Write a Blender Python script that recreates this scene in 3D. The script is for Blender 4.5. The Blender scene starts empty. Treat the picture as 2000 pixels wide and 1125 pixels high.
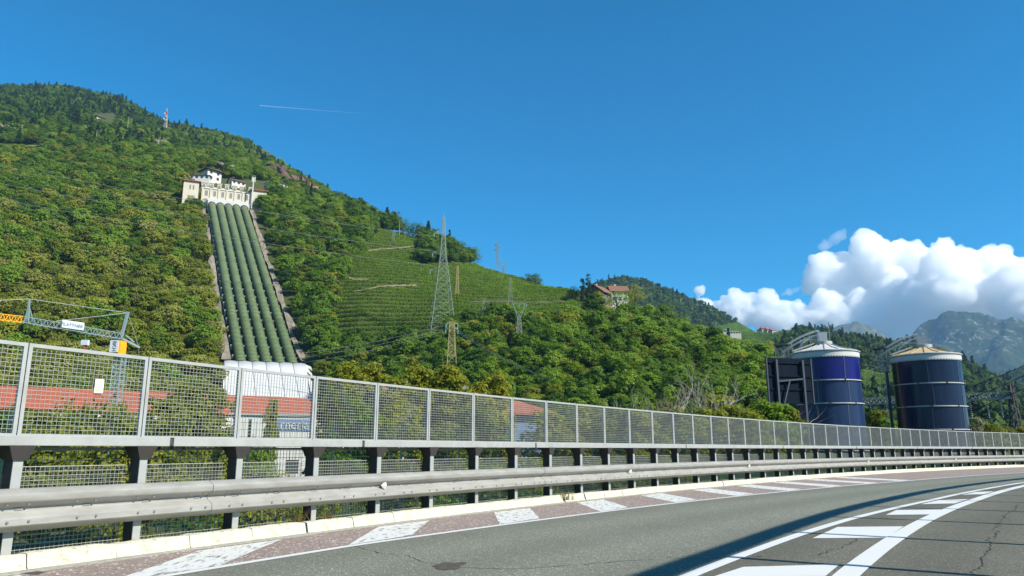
import bpy, bmesh, math, random
import numpy as np
from mathutils import Vector, Matrix, noise as mnoise
random.seed(7); RNG = np.random.default_rng(7)
sc = bpy.context.scene
COL = sc.collection

# ------------------------------------------------------------------ camera
HC = 1.24; PITCH = math.radians(12.26); FPX = 1450.0
cam_d = bpy.data.cameras.new('camera'); cam = bpy.data.objects.new('camera', cam_d); COL.objects.link(cam)
cam_d.sensor_width = 36.0; cam_d.lens = 36.0 * FPX / 2000.0
cam_d.clip_start = 0.1; cam_d.clip_end = 60000
cam.location = (0, 0, HC); cam.rotation_euler = (math.pi / 2 + PITCH, 0, 0)
sc.camera = cam

# ------------------------------------------------------------------ sky and sun
SUN_EL = math.radians(37); SUN_AZ = math.radians(121)      # azimuth clockwise from +Y
SUN = Vector((math.sin(SUN_AZ) * math.cos(SUN_EL), math.cos(SUN_AZ) * math.cos(SUN_EL), math.sin(SUN_EL)))
w = bpy.data.worlds.new('World'); sc.world = w; w.use_nodes = True
nt = w.node_tree; nt.nodes.clear()
sky = nt.nodes.new('ShaderNodeTexSky'); sky.sky_type = 'NISHITA'; sky.sun_disc = False
sky.sun_elevation = SUN_EL; sky.sun_rotation = SUN_AZ
sky.altitude = 300; sky.air_density = 1.0; sky.dust_density = 0.0; sky.ozone_density = 6.0
hs = nt.nodes.new('ShaderNodeHueSaturation'); hs.inputs['Saturation'].default_value = 1.58; hs.inputs['Hue'].default_value = 0.49
bg = nt.nodes.new('ShaderNodeBackground'); bg.inputs[1].default_value = 0.094
wo = nt.nodes.new('ShaderNodeOutputWorld')
nt.links.new(sky.outputs[0], hs.inputs['Color']); nt.links.new(hs.outputs[0], bg.inputs[0]); nt.links.new(bg.outputs[0], wo.inputs[0])
sl = bpy.data.lights.new('sun', 'SUN'); sl.energy = 5.0; sl.angle = math.radians(0.53); sl.color = (1, 0.95, 0.85)
sun = bpy.data.objects.new('sun', sl); COL.objects.link(sun); sun.location = (30, -20, 60)
sun.rotation_euler = SUN.to_track_quat('Z', 'Y').to_euler()
sc.view_settings.view_transform = 'Standard'; sc.view_settings.look = 'None'
sc.view_settings.exposure = 0.78; sc.view_settings.gamma = 1.0; sc.view_settings.use_curve_mapping = False
cy = sc.cycles
cy.use_denoising = True
try: cy.denoiser = 'OPENIMAGEDENOISE'
except Exception: pass
cy.max_bounces = 36; cy.diffuse_bounces = 3; cy.glossy_bounces = 3; cy.transmission_bounces = 4; cy.volume_bounces = 32
cy.transparent_max_bounces = 8; cy.caustics_reflective = False; cy.caustics_refractive = False

# ------------------------------------------------------------------ pixel helpers (photo is 2000 x 1125)
CP, SP = math.cos(PITCH), math.sin(PITCH)
def ray(u, v):
    a = (u - 1000) / FPX; b = (v - 562.5) / FPX
    return Vector((a, CP + b * SP, SP - b * CP))
def at(u, v, r):                       # point at horizontal distance r
    d = ray(u, v); t = r / math.hypot(d.x, d.y); return Vector((d.x * t, d.y * t, HC + d.z * t))
def azel(u, v):
    d = ray(u, v); return math.atan2(d.x, d.y), d.z / math.hypot(d.x, d.y)
def mpp(u, v, r):                      # metres per photo pixel there
    d = ray(u, v); return r / math.hypot(d.x, d.y) / FPX
def S(*c):                             # sRGB 0-255 to linear
    return tuple((x / 255 / 12.92 if x <= 10 else ((x / 255 + 0.055) / 1.055) ** 2.4) for x in c)

# ------------------------------------------------------------------ objects and tags
def tag(o, label=None, cat=None, group=None, kind=None):
    if label: o['label'] = label
    if cat: o['category'] = cat
    if group: o['group'] = group
    if kind: o['kind'] = kind
    return o
def empty(name, loc=(0, 0, 0), rz=0.0):
    o = bpy.data.objects.new(name, None); COL.objects.link(o); o.location = loc; o.rotation_euler = (0, 0, rz)
    o.empty_display_size = 0.3; return o
def link(name, me, parent=None, loc=None, rot=None, scale=None):
    o = bpy.data.objects.new(name, me); COL.objects.link(o)
    if parent: o.parent = parent
    if loc is not None: o.location = loc
    if rot is not None: o.rotation_euler = rot
    if scale is not None: o.scale = scale
    return o
class MB:
    def __init__(s): s.v = []; s.f = []; s.m = []; s.mi = 0
    def face(s, *pts):
        n = len(s.v); s.v += [tuple(p) for p in pts]; s.f.append(tuple(range(n, n + len(pts)))); s.m.append(s.mi)
    def hexa(s, p):                    # 8 points: bottom 0-3 ccw, top 4-7
        n = len(s.v); s.v += [tuple(q) for q in p]
        for f in ((3, 2, 1, 0), (4, 5, 6, 7), (0, 1, 5, 4), (1, 2, 6, 5), (2, 3, 7, 6), (3, 0, 4, 7)):
            s.f.append(tuple(n + i for i in f)); s.m.append(s.mi)
    def box(s, x0, x1, y0, y1, z0, z1):
        s.hexa([(x0, y0, z0), (x1, y0, z0), (x1, y1, z0), (x0, y1, z0), (x0, y0, z1), (x1, y0, z1), (x1, y1, z1), (x0, y1, z1)])
    def bar(s, p, q, t, t2=None):
        p, q = Vector(p), Vector(q); d = (q - p)
        if d.length < 1e-6: return
        d.normalize(); t2 = t2 or t
        up = Vector((0, 0, 1)) if abs(d.z) < 0.9 else Vector((1, 0, 0))
        a = d.cross(up).normalized() * t / 2; b = d.cross(a).normalized() * t2 / 2
        s.hexa([p - a - b, p + a - b, p + a + b, p - a + b, q - a - b, q + a - b, q + a + b, q - a + b])
    def tube(s, pts, rad, n=8, cap=True):
        pts = [Vector(p) for p in pts]; base = len(s.v); rs = rad if isinstance(rad, (list, tuple)) else [rad] * len(pts)
        ref = None
        for i, p in enumerate(pts):
            d = (pts[min(i + 1, len(pts) - 1)] - pts[max(i - 1, 0)]).normalized()
            if ref is None:
                up = Vector((0, 0, 1)) if abs(d.z) < 0.9 else Vector((1, 0, 0)); ref = d.cross(up).normalized()
            a = (ref - d * ref.dot(d)).normalized(); ref = a; b = d.cross(a)
            for k in range(n):
                an = 2 * math.pi * k / n; s.v.append(tuple(p + (a * math.cos(an) + b * math.sin(an)) * rs[i]))
        for i in range(len(pts) - 1):
            for k in range(n):
                k2 = (k + 1) % n
                s.f.append((base + i * n + k, base + i * n + k2, base + (i + 1) * n + k2, base + (i + 1) * n + k)); s.m.append(s.mi)
        if cap:
            s.f.append(tuple(base + k for k in reversed(range(n)))); s.m.append(s.mi)
            e = base + (len(pts) - 1) * n; s.f.append(tuple(e + k for k in range(n))); s.m.append(s.mi)
    def lathe(s, prof, n=48, a0=0.0, a1=2 * math.pi, c=(0, 0, 0)):
        full = abs(a1 - a0 - 2 * math.pi) < 1e-6; base = len(s.v); m = n if full else n + 1
        for (r, z) in prof:
            for k in range(m):
                an = a0 + (a1 - a0) * k / n; s.v.append((c[0] + r * math.cos(an), c[1] + r * math.sin(an), c[2] + z))
        for i in range(len(prof) - 1):
            for k in range(n):
                k2 = (k + 1) % m
                s.f.append((base + i * m + k, base + i * m + k2, base + (i + 1) * m + k2, base + (i + 1) * m + k)); s.m.append(s.mi)
    def mesh(s, name, mats, smooth=False):
        me = bpy.data.meshes.new(name); me.from_pydata(s.v, [], s.f)
        for m in (mats if isinstance(mats, (list, tuple)) else [mats]): me.materials.append(m)
        if any(s.m): me.polygons.foreach_set('material_index', s.m)
        if smooth:
            me.polygons.foreach_set('use_smooth', [True] * len(me.polygons))
            me.set_sharp_from_angle(angle=math.radians(35))
        me.update(); return me
    def build(s, name, mats, parent=None, smooth=False, loc=None, rot=None):
        return link(name, s.mesh(name, mats, smooth), parent, loc, rot)

# ------------------------------------------------------------------ materials
def newmat(name):
    m = bpy.data.materials.new(name); m.use_nodes = True; n = m.node_tree; n.nodes.clear()
    o = n.nodes.new('ShaderNodeOutputMaterial'); return m, n, o
def mat(name, col, rough=0.7, metal=0.0, var=0.18, scale=4.0, bump=0.0, bscale=40.0, col2=None, spec=0.4, coat=0.0, detail=6.0, stretch=None, rvar=0.0):
    m, n, o = newmat(name); L = n.links.new
    p = n.nodes.new('ShaderNodeBsdfPrincipled'); L(p.outputs[0], o.inputs[0])
    p.inputs['Roughness'].default_value = rough; p.inputs['Metallic'].default_value = metal
    p.inputs['Specular IOR Level'].default_value = spec
    if coat: p.inputs['Coat Weight'].default_value = coat; p.inputs['Coat Roughness'].default_value = 0.06
    tc = n.nodes.new('ShaderNodeTexCoord'); src = tc.outputs['Object']
    if stretch:
        mp = n.nodes.new('ShaderNodeMapping'); mp.inputs['Scale'].default_value = stretch; L(src, mp.inputs[0]); src = mp.outputs[0]
    nz = n.nodes.new('ShaderNodeTexNoise'); nz.inputs['Scale'].default_value = scale; nz.inputs['Detail'].default_value = detail
    nz.inputs['Roughness'].default_value = 0.65; L(src, nz.inputs['Vector'])
    mr = n.nodes.new('ShaderNodeMapRange'); mr.inputs[1].default_value = 0.3; mr.inputs[2].default_value = 0.7
    L(nz.outputs['Fac'], mr.inputs[0])
    mx = n.nodes.new('ShaderNodeMix'); mx.data_type = 'RGBA'; L(mr.outputs[0], mx.inputs[0])
    c2 = col2 or tuple(min(1, c * (1 + var)) for c in col); c1 = col if col2 else tuple(c * (1 - var) for c in col)
    mx.inputs[6].default_value = (*c1, 1); mx.inputs[7].default_value = (*c2, 1); L(mx.outputs[2], p.inputs['Base Color'])
    if rvar:
        m2 = n.nodes.new('ShaderNodeMapRange'); m2.inputs[3].default_value = max(0.02, rough - rvar); m2.inputs[4].default_value = min(1, rough + rvar)
        L(mr.outputs[0], m2.inputs[0]); L(m2.outputs[0], p.inputs['Roughness'])
    if bump:
        nb = n.nodes.new('ShaderNodeTexNoise'); nb.inputs['Scale'].default_value = bscale; nb.inputs['Detail'].default_value = 4; L(src, nb.inputs['Vector'])
        bp = n.nodes.new('ShaderNodeBump'); bp.inputs['Strength'].default_value = bump; bp.inputs['Distance'].default_value = 0.02
        L(nb.outputs['Fac'], bp.inputs['Height']); L(bp.outputs[0], p.inputs['Normal'])
    return m
def leafmat(name, c_dark, c_mid, c_light, trans=0.44, objvar=0.6):
    m, n, o = newmat(name); L = n.links.new
    oi = n.nodes.new('ShaderNodeObjectInfo'); at_ = n.nodes.new('ShaderNodeAttribute'); at_.attribute_name = 'tint'
    ma = n.nodes.new('ShaderNodeMix'); ma.data_type = 'FLOAT'; ma.inputs[0].default_value = objvar
    L(at_.outputs['Fac'], ma.inputs[2]); L(oi.outputs['Random'], ma.inputs[3])
    cr = n.nodes.new('ShaderNodeValToRGB'); e = cr.color_ramp.elements
    e[0].position = 0.12; e[0].color = (*c_dark, 1); e[1].position = 0.9; e[1].color = (*c_light, 1)
    x = e.new(0.5); x.color = (*c_mid, 1); L(ma.outputs[0], cr.inputs[0])
    d = n.nodes.new('ShaderNodeBsdfPrincipled'); d.inputs['Roughness'].default_value = 0.55; d.inputs['Specular IOR Level'].default_value = 0.08
    L(cr.outputs[0], d.inputs['Base Color'])
    t = n.nodes.new('ShaderNodeBsdfTranslucent'); h = n.nodes.new('ShaderNodeHueSaturation'); h.inputs['Hue'].default_value = 0.48; h.inputs['Value'].default_value = 1.3
    L(cr.outputs[0], h.inputs['Color']); L(h.outputs[0], t.inputs[0])
    s = n.nodes.new('ShaderNodeMixShader'); s.inputs[0].default_value = trans; L(d.outputs[0], s.inputs[1]); L(t.outputs[0], s.inputs[2]); L(s.outputs[0], o.inputs[0])
    return m
M = {}
M['galv'] = mat('galvanised_steel', (.34, .345, .325), .55, .22, .12, 3.0, .08, 60)
M['rail'] = mat('weathered_rail_steel', (.255, .245, .215), .55, .2, .10, 2.2, .10, 45, col2=(.36, .355, .325), stretch=(1, 1, 5))
M['rail_bolt'] = mat('bolt_steel', (.30, .27, .24), .5, .5)
M['wire'] = mat('wire_steel', (.37, .37, .32), .55, .2, .1); M['wirelow'] = mat('shaded_wire_steel', (.17, .17, .14), .6, .2, .1)  # wirelow: wire steel darkened in colour for the shaded back grating
M['darksteel'] = mat('dark_steel', (.06, .06, .055), .65, .2)
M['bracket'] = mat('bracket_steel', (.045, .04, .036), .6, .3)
M['greensteel'] = mat('green_coated_steel', (.02, .055, .04), .5)
M['kerb'] = mat('kerb_concrete', S(126, 122, 104), .9, 0, .1, 9, .9, 45, col2=S(196, 193, 168), spec=.15, detail=10)
for _n in M['kerb'].node_tree.nodes:
    if _n.type == 'MAP_RANGE': _n.inputs[1].default_value = .30; _n.inputs[2].default_value = .46
M['gutter'] = mat('gutter_mortar', S(150, 148, 138), .95, 0, .2, 14, .5, 70, spec=.1)
M['soil'] = mat('soil', (.10, .085, .06), .95, 0, .4, 2.5, .8, 12, spec=.1)
M['white'] = mat('white_plaster', (.52, .51, .47), .85, 0, .05, .5, spec=.2)
M['cream'] = mat('cream_plaster', (.47, .43, .33), .88, 0, .08, .35, col2=(.53, .49, .39), spec=.2)
M['cover'] = mat('white_membrane', (.50, .50, .49), .6, 0, .06, .5, spec=.3)
M['terracotta'] = mat('terracotta_tiles', S(140, 76, 58), .85, 0, .2, .9, .5, 9, col2=S(166, 98, 76), spec=.2, stretch=(1, 1, 1))
M['tilebrown'] = mat('weathered_tiles', S(108, 78, 62), .85, 0, .2, 1.2, col2=S(130, 98, 80), spec=.2)
M['roofbrown'] = mat('brown_roof_tiles', S(92, 74, 62), .85, 0, .2, 1.2, spec=.2)
M['glass'] = mat('window_glass', (.03, .04, .05), .08, 0, .2, 1.0, spec=.6)
M['shutter'] = mat('grey_shutter', S(120, 118, 108), .8, 0, .1)
M['wood'] = mat('weathered_timber', (.16, .11, .07), .85, 0, .25, 5, stretch=(1, 1, .15))
M['bark'] = mat('bark', (.10, .08, .06), .95, 0, .3, 6, .5, 20, spec=.1)
M['barkpale'] = mat('pale_dead_bark', (.34, .30, .25), .95, 0, .25, 6, spec=.1)
M['pipe'] = mat('green_pipe_paint', S(82, 96, 60), .5, 0, .14, .22, .0, col2=S(102, 115, 78), spec=.35, rvar=.12)
M['pipering'] = mat('pipe_ring_paint', S(80, 94, 58), .55, 0, .1, 1)
M['stone'] = mat('rough_stone', (.20, .175, .135), .95, 0, .35, .35, .9, 2.5, spec=.15)
M['rock'] = mat('cliff_rock', S(84, 70, 60), .95, 0, .3, .12, .9, .9, col2=S(138, 106, 88), spec=.1, stretch=(1, 1, .4))
M['rockdark'] = mat('cliff_rock_dark', S(62, 57, 54), .95, 0, .3, .12, .9, .9, col2=S(116, 92, 80), spec=.1, stretch=(1, 1, .4))
M['tanknavy'] = mat('navy_enamel', (.003, .007, .024), .24, 0, .2, .9, col2=(.011, .021, .056), spec=.25, coat=0, stretch=(1, 1, .05), rvar=.08)  # vertical streaks in the tank colours stand in for reflections
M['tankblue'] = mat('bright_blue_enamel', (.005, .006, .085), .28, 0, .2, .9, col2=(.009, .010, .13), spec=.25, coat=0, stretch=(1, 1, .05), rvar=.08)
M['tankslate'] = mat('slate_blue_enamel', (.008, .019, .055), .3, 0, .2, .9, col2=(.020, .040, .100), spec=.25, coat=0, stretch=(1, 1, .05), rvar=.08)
M['ring'] = mat('ring_steel', (.42, .42, .39), .5, .2, .2, 1.5)
M['tankwhite'] = mat('white_roof_paint', (.50, .50, .48), .6, 0, .08, 1.0, spec=.3)
M['tanktan'] = mat('stained_roof_paint', (.42, .31, .17), .65, 0, .15, 1.0, col2=(.52, .41, .25), spec=.3)
M['panelback'] = mat('dark_panel_sheet', (.004, .009, .018), .8, 0, .2, .7, spec=.08)
M['panelframe'] = mat('grey_blue_frame', (.035, .05, .066), .55, .2, .12)
M['pylon'] = mat('pylon_steel', (.20, .25, .21), .6, .2, .1)
M['pylonyellow'] = mat('pylon_faded_yellow', (.34, .29, .13), .65, .1, .12)
M['pylonrust'] = mat('pylon_faded_orange', (.42, .30, .14), .7, .1, .12)
M['cable'] = mat('aluminium_cable', (.30, .31, .28), .5, .3, .05)
M['cabledark'] = mat('dark_cable', (.03, .03, .03), .6)
M['insul'] = mat('glass_insulator', (.18, .34, .34), .25, 0, .1)
M['craneblue'] = mat('crane_grey_paint', S(128, 148, 150), .5, .1, .08)
M['craneyellow'] = mat('crane_orange_paint', S(240, 168, 30), .5, 0, .08)
M['banner'] = mat('banner_white', (.55, .59, .64), .6, 0, .05)
M['banneredge'] = mat('letter_slate', S(120, 140, 165), .6, 0, .05)
M['redpaint'] = mat('red_paint', (.45, .06, .04), .55, 0, .1)
M['plate'] = mat('sign_plate_white', (.74, .72, .62), .55, 0, .04)
M['platemark'] = mat('sign_mark_tan', (.55, .42, .20), .6)
M['letterdark'] = mat('letter_dark', (.05, .06, .09), .6)
M['bluewall'] = mat('blue_grey_wall', S(96, 118, 150), .75, 0, .1, .6)
M['concrete'] = mat('concrete', (.38, .37, .34), .9, 0, .15, .5, .3, 20, spec=.15)

# leaves
M['leaf_olive'] = leafmat('leaf_olive', (0.095, 0.121, 0.010), (0.193, 0.230, 0.022), (0.325, 0.336, 0.054))
M['leaf_green'] = leafmat('leaf_green', (0.064, 0.129, 0.010), (0.136, 0.236, 0.021), (0.230, 0.339, 0.041))
M['leaf_dark'] = leafmat('leaf_dark', (0.040, 0.092, 0.012), (0.085, 0.163, 0.020), (0.146, 0.242, 0.035))
M['leaf_sage'] = leafmat('leaf_sage', (0.122, 0.151, 0.021), (0.217, 0.246, 0.045), (0.329, 0.345, 0.090))
M['leaf_yellow'] = leafmat('leaf_yellow', (0.105, 0.135, 0.014), (0.215, 0.235, 0.022), (0.370, 0.345, 0.036), objvar=.3)
M['leaf_shrub'] = leafmat('leaf_shrub', (0.070, 0.100, 0.010), (0.150, 0.182, 0.019), (0.265, 0.275, 0.038), objvar=.4)
M['leaf_far'] = leafmat('leaf_far', (0.038, 0.078, 0.015), (0.069, 0.126, 0.021), (0.113, 0.176, 0.032))
M['leaf_conifer'] = leafmat('leaf_conifer', (0.014, 0.034, 0.012), (0.028, 0.056, 0.018), (0.048, 0.084, 0.026), trans=.1)
M['leaf_vine'] = leafmat('leaf_vine', (0.077, 0.141, 0.011), (0.143, 0.244, 0.021), (0.226, 0.336, 0.040), objvar=.35)
M['leaf_pale'] = leafmat('leaf_pale', (0.160, 0.160, 0.080), (0.260, 0.250, 0.140), (0.380, 0.360, 0.220), objvar=.3)
M['drygrass'] = leafmat('dry_grass', (.20, .15, .06), (.32, .25, .10), (.42, .34, .16), objvar=.2)

# ------------------------------------------------------------------ foliage meshes
def leaf_mesh(name, P, N, size, mats, tint, aspect=1.0, rng=RNG):
    n = len(P); P = np.asarray(P, float); N = np.asarray(N, float); N /= (np.linalg.norm(N, axis=1, keepdims=True) + 1e-9)
    ref = rng.normal(size=(n, 3)); A = np.cross(N, ref); A /= (np.linalg.norm(A, axis=1, keepdims=True) + 1e-9); B = np.cross(N, A)
    s = np.asarray(size, float).reshape(-1, 1) * np.ones((n, 1)); fold = N * s * 0.22
    A = A * s * .5; B = B * s * .5 * aspect
    V = np.stack([P - A * .7 - B * .6, P + A * .25 - B - fold, P + A + B * .15, P - A * .1 + B + fold * .5], 1).reshape(-1, 3)
    me = bpy.data.meshes.new(name); me.vertices.add(4 * n); me.vertices.foreach_set('co', V.astype(np.float32).ravel())
    me.loops.add(4 * n); me.loops.foreach_set('vertex_index', np.arange(4 * n, dtype=np.int32))
    me.polygons.add(n); me.polygons.foreach_set('loop_start', np.arange(0, 4 * n, 4, dtype=np.int32))
    me.update(calc_edges=True)
    a = me.attributes.new('tint', 'FLOAT', 'POINT'); a.data.foreach_set('value', np.repeat(np.asarray(tint, np.float32), 4))
    me.materials.append(mats); return me
def crown(name, rx, rz, zc, n_cl, per, leaf, m, seed, cr=.42, flat=0.5, shape='round'):
    rng = np.random.default_rng(seed); C = []
    while len(C) < n_cl:
        d = rng.normal(size=3); d /= np.linalg.norm(d); k = rng.uniform(.35, .95) ** .7
        if shape == 'round':
            if d[2] < -.45: continue
            c = np.array([d[0] * rx * k, d[1] * rx * k, d[2] * rz * k])
        elif shape == 'cone':
            h = rng.uniform(-1, 1); wd = (1 - (h + 1) / 2) ** .85 * rx; an = rng.uniform(0, 6.283); c = np.array([math.cos(an) * wd * .75, math.sin(an) * wd * .75, h * rz])
        else:
            h = rng.uniform(-1, 1); wd = rx * math.sqrt(max(0.02, 1 - abs((h + .25) / 1.25) ** 2.2)); an = rng.uniform(0, 6.283); c = np.array([math.cos(an) * wd * .6, math.sin(an) * wd * .6, h * rz])
        C.append(c)
    C = np.array(C); P = []; N = []; T = []; Sz = []
    for c in C:
        rr = cr * rx * rng.uniform(.7, 1.25)
        if shape == 'cone': rr *= .35 + .8 * (1 - (c[2] / rz + 1) / 2)
        d = rng.normal(size=(per, 3)); d /= np.linalg.norm(d, axis=1, keepdims=True)
        d[:, 2] = np.abs(d[:, 2]) * np.where(rng.random(per) < .8, 1, -1)
        k = rng.uniform(.55, 1.05, (per, 1)); p = c + d * rr * k * np.array([1, 1, .72])
        P.append(p); out = c / (np.linalg.norm(c) + 1e-6)
        N.append(d * .8 + out * .35 + np.array([0, 0, flat]) + rng.normal(size=(per, 3)) * .35)
        T.append(np.clip(rng.normal(.5, .11, per) + rng.normal(0, .10), 0, 1)); Sz.append(leaf * rng.uniform(.6, 1.35, per))
    P = np.concatenate(P); P[:, 2] += zc
    return leaf_mesh(name, P, np.concatenate(N), np.concatenate(Sz), m, np.concatenate(T), rng=rng)
def trunk(name, h, r, seed, limbs=4, spread=1.2, m='bark', lean=.15):
    rng = random.Random(seed); b = MB(); top = Vector((rng.uniform(-lean, lean) * h * .4, rng.uniform(-lean, lean) * h * .4, h))
    mid = top * .5 + Vector((rng.uniform(-.1, .1) * h, rng.uniform(-.1, .1) * h, 0))
    b.tube([(0, 0, -.6), (0, 0, 0), mid, top], [r * 1.25, r, r * .75, r * .3], 7)
    for i in range(limbs):
        an = i * 6.283 / limbs + rng.uniform(-.5, .5); z0 = rng.uniform(.35, .75)
        p = mid.lerp(top, max(0, (z0 - .5) * 2)) if z0 > .5 else Vector((0, 0, 0)).lerp(mid, z0 * 2)
        q = p + Vector((math.cos(an) * spread, math.sin(an) * spread, h * rng.uniform(.3, .55)))
        b.tube([p, p.lerp(q, .5) + Vector((0, 0, -.08 * h)), q], [r * .5, r * .35, r * .12], 5)
    return b.mesh(name, M[m], True)
# unit-ish hillside tree kinds: (crown mesh, trunk mesh)
def kind(nm, m, rx, rz, h, n_cl, per, leaf, seed, shape='round'):
    return (crown('crown_' + nm, rx, rz, h - rz * .9, n_cl, per, leaf, M[m], seed, shape=shape), trunk('trunk_' + nm, h * .75, .16 if shape == 'round' else .14, seed, 4 if shape == 'round' else 0, rx * .6))
KIND = {
 'olive': kind('olive', 'leaf_olive', 2.9, 2.3, 5.6, 32, 70, .43, 11),
 'green': kind('green', 'leaf_green', 2.7, 2.6, 6.2, 32, 70, .43, 12),
 'dark': kind('dark', 'leaf_dark', 2.8, 2.7, 6.4, 32, 70, .43, 13),
 'sage': kind('sage', 'leaf_sage', 3.2, 2.2, 5.4, 34, 70, .43, 14),
 'green2': kind('green2', 'leaf_green', 2.3, 2.0, 4.6, 24, 62, .40, 15),
 'olive2': kind('olive2', 'leaf_olive', 2.2, 1.8, 4.0, 22, 62, .40, 16),
 'conifer': kind('conifer', 'leaf_conifer', 1.9, 4.2, 9.0, 44, 18, .75, 17, 'cone'),
}
FARK = {'far1': crown('far1', 3.4, 3.2, 3.2, 14, 12, 1.5, M['leaf_far'], 21), 'far2': crown('far2', 3.0, 3.8, 3.6, 14, 12, 1.5, M['leaf_far'], 22),
        'far3': crown('far3', 2.3, 5.0, 4.8, 20, 8, 1.5, M['leaf_conifer'], 23, shape='cone')}

# ------------------------------------------------------------------ instanced stuff
def scatter_stuff(name, pts, scl, rot, idx, protos, label, cat):
    pc = bpy.data.collections.new(name + '_kinds')
    for i, me in enumerate(protos):
        o = bpy.data.objects.new('%s_%02d' % (name, i), me); pc.objects.link(o)
    me = bpy.data.meshes.new(name); n = len(pts); me.vertices.add(n); me.vertices.foreach_set('co', np.asarray(pts, np.float32).ravel())
    a = me.attributes.new('sc', 'FLOAT_VECTOR', 'POINT'); a.data.foreach_set('vector', np.asarray(scl, np.float32).ravel())
    a = me.attributes.new('ro', 'FLOAT_VECTOR', 'POINT'); a.data.foreach_set('vector', np.asarray(rot, np.float32).ravel())
    a = me.attributes.new('vi', 'INT', 'POINT'); a.data.foreach_set('value', np.asarray(idx, np.int32))
    me.update(); ob = link(name, me); tag(ob, label, cat, kind='stuff')
    g = bpy.data.node_groups.new(name, 'GeometryNodeTree'); g.is_modifier = True
    g.interface.new_socket('Geometry', in_out='INPUT', socket_type='NodeSocketGeometry'); g.interface.new_socket('Geometry', in_out='OUTPUT', socket_type='NodeSocketGeometry')
    N = g.nodes; L = g.links.new; gi = N.new('NodeGroupInput'); go = N.new('NodeGroupOutput')
    ci = N.new('GeometryNodeCollectionInfo'); ci.inputs['Collection'].default_value = pc; ci.inputs['Separate Children'].default_value = True; ci.inputs['Reset Children'].default_value = True
    ip = N.new('GeometryNodeInstanceOnPoints'); ip.inputs['Pick Instance'].default_value = True
    def na(nm, t):
        x = N.new('GeometryNodeInputNamedAttribute'); x.data_type = t; x.inputs['Name'].default_value = nm; return x.outputs['Attribute']
    L(gi.outputs[0], ip.inputs['Points']); L(ci.outputs[0], ip.inputs['Instance']); L(na('vi', 'INT'), ip.inputs['Instance Index'])
    L(na('ro', 'FLOAT_VECTOR'), ip.inputs['Rotation']); L(na('sc', 'FLOAT_VECTOR'), ip.inputs['Scale']); L(ip.outputs[0], go.inputs[0])
    md = ob.modifiers.new('scatter', 'NODES'); md.node_group = g
    return ob

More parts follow.
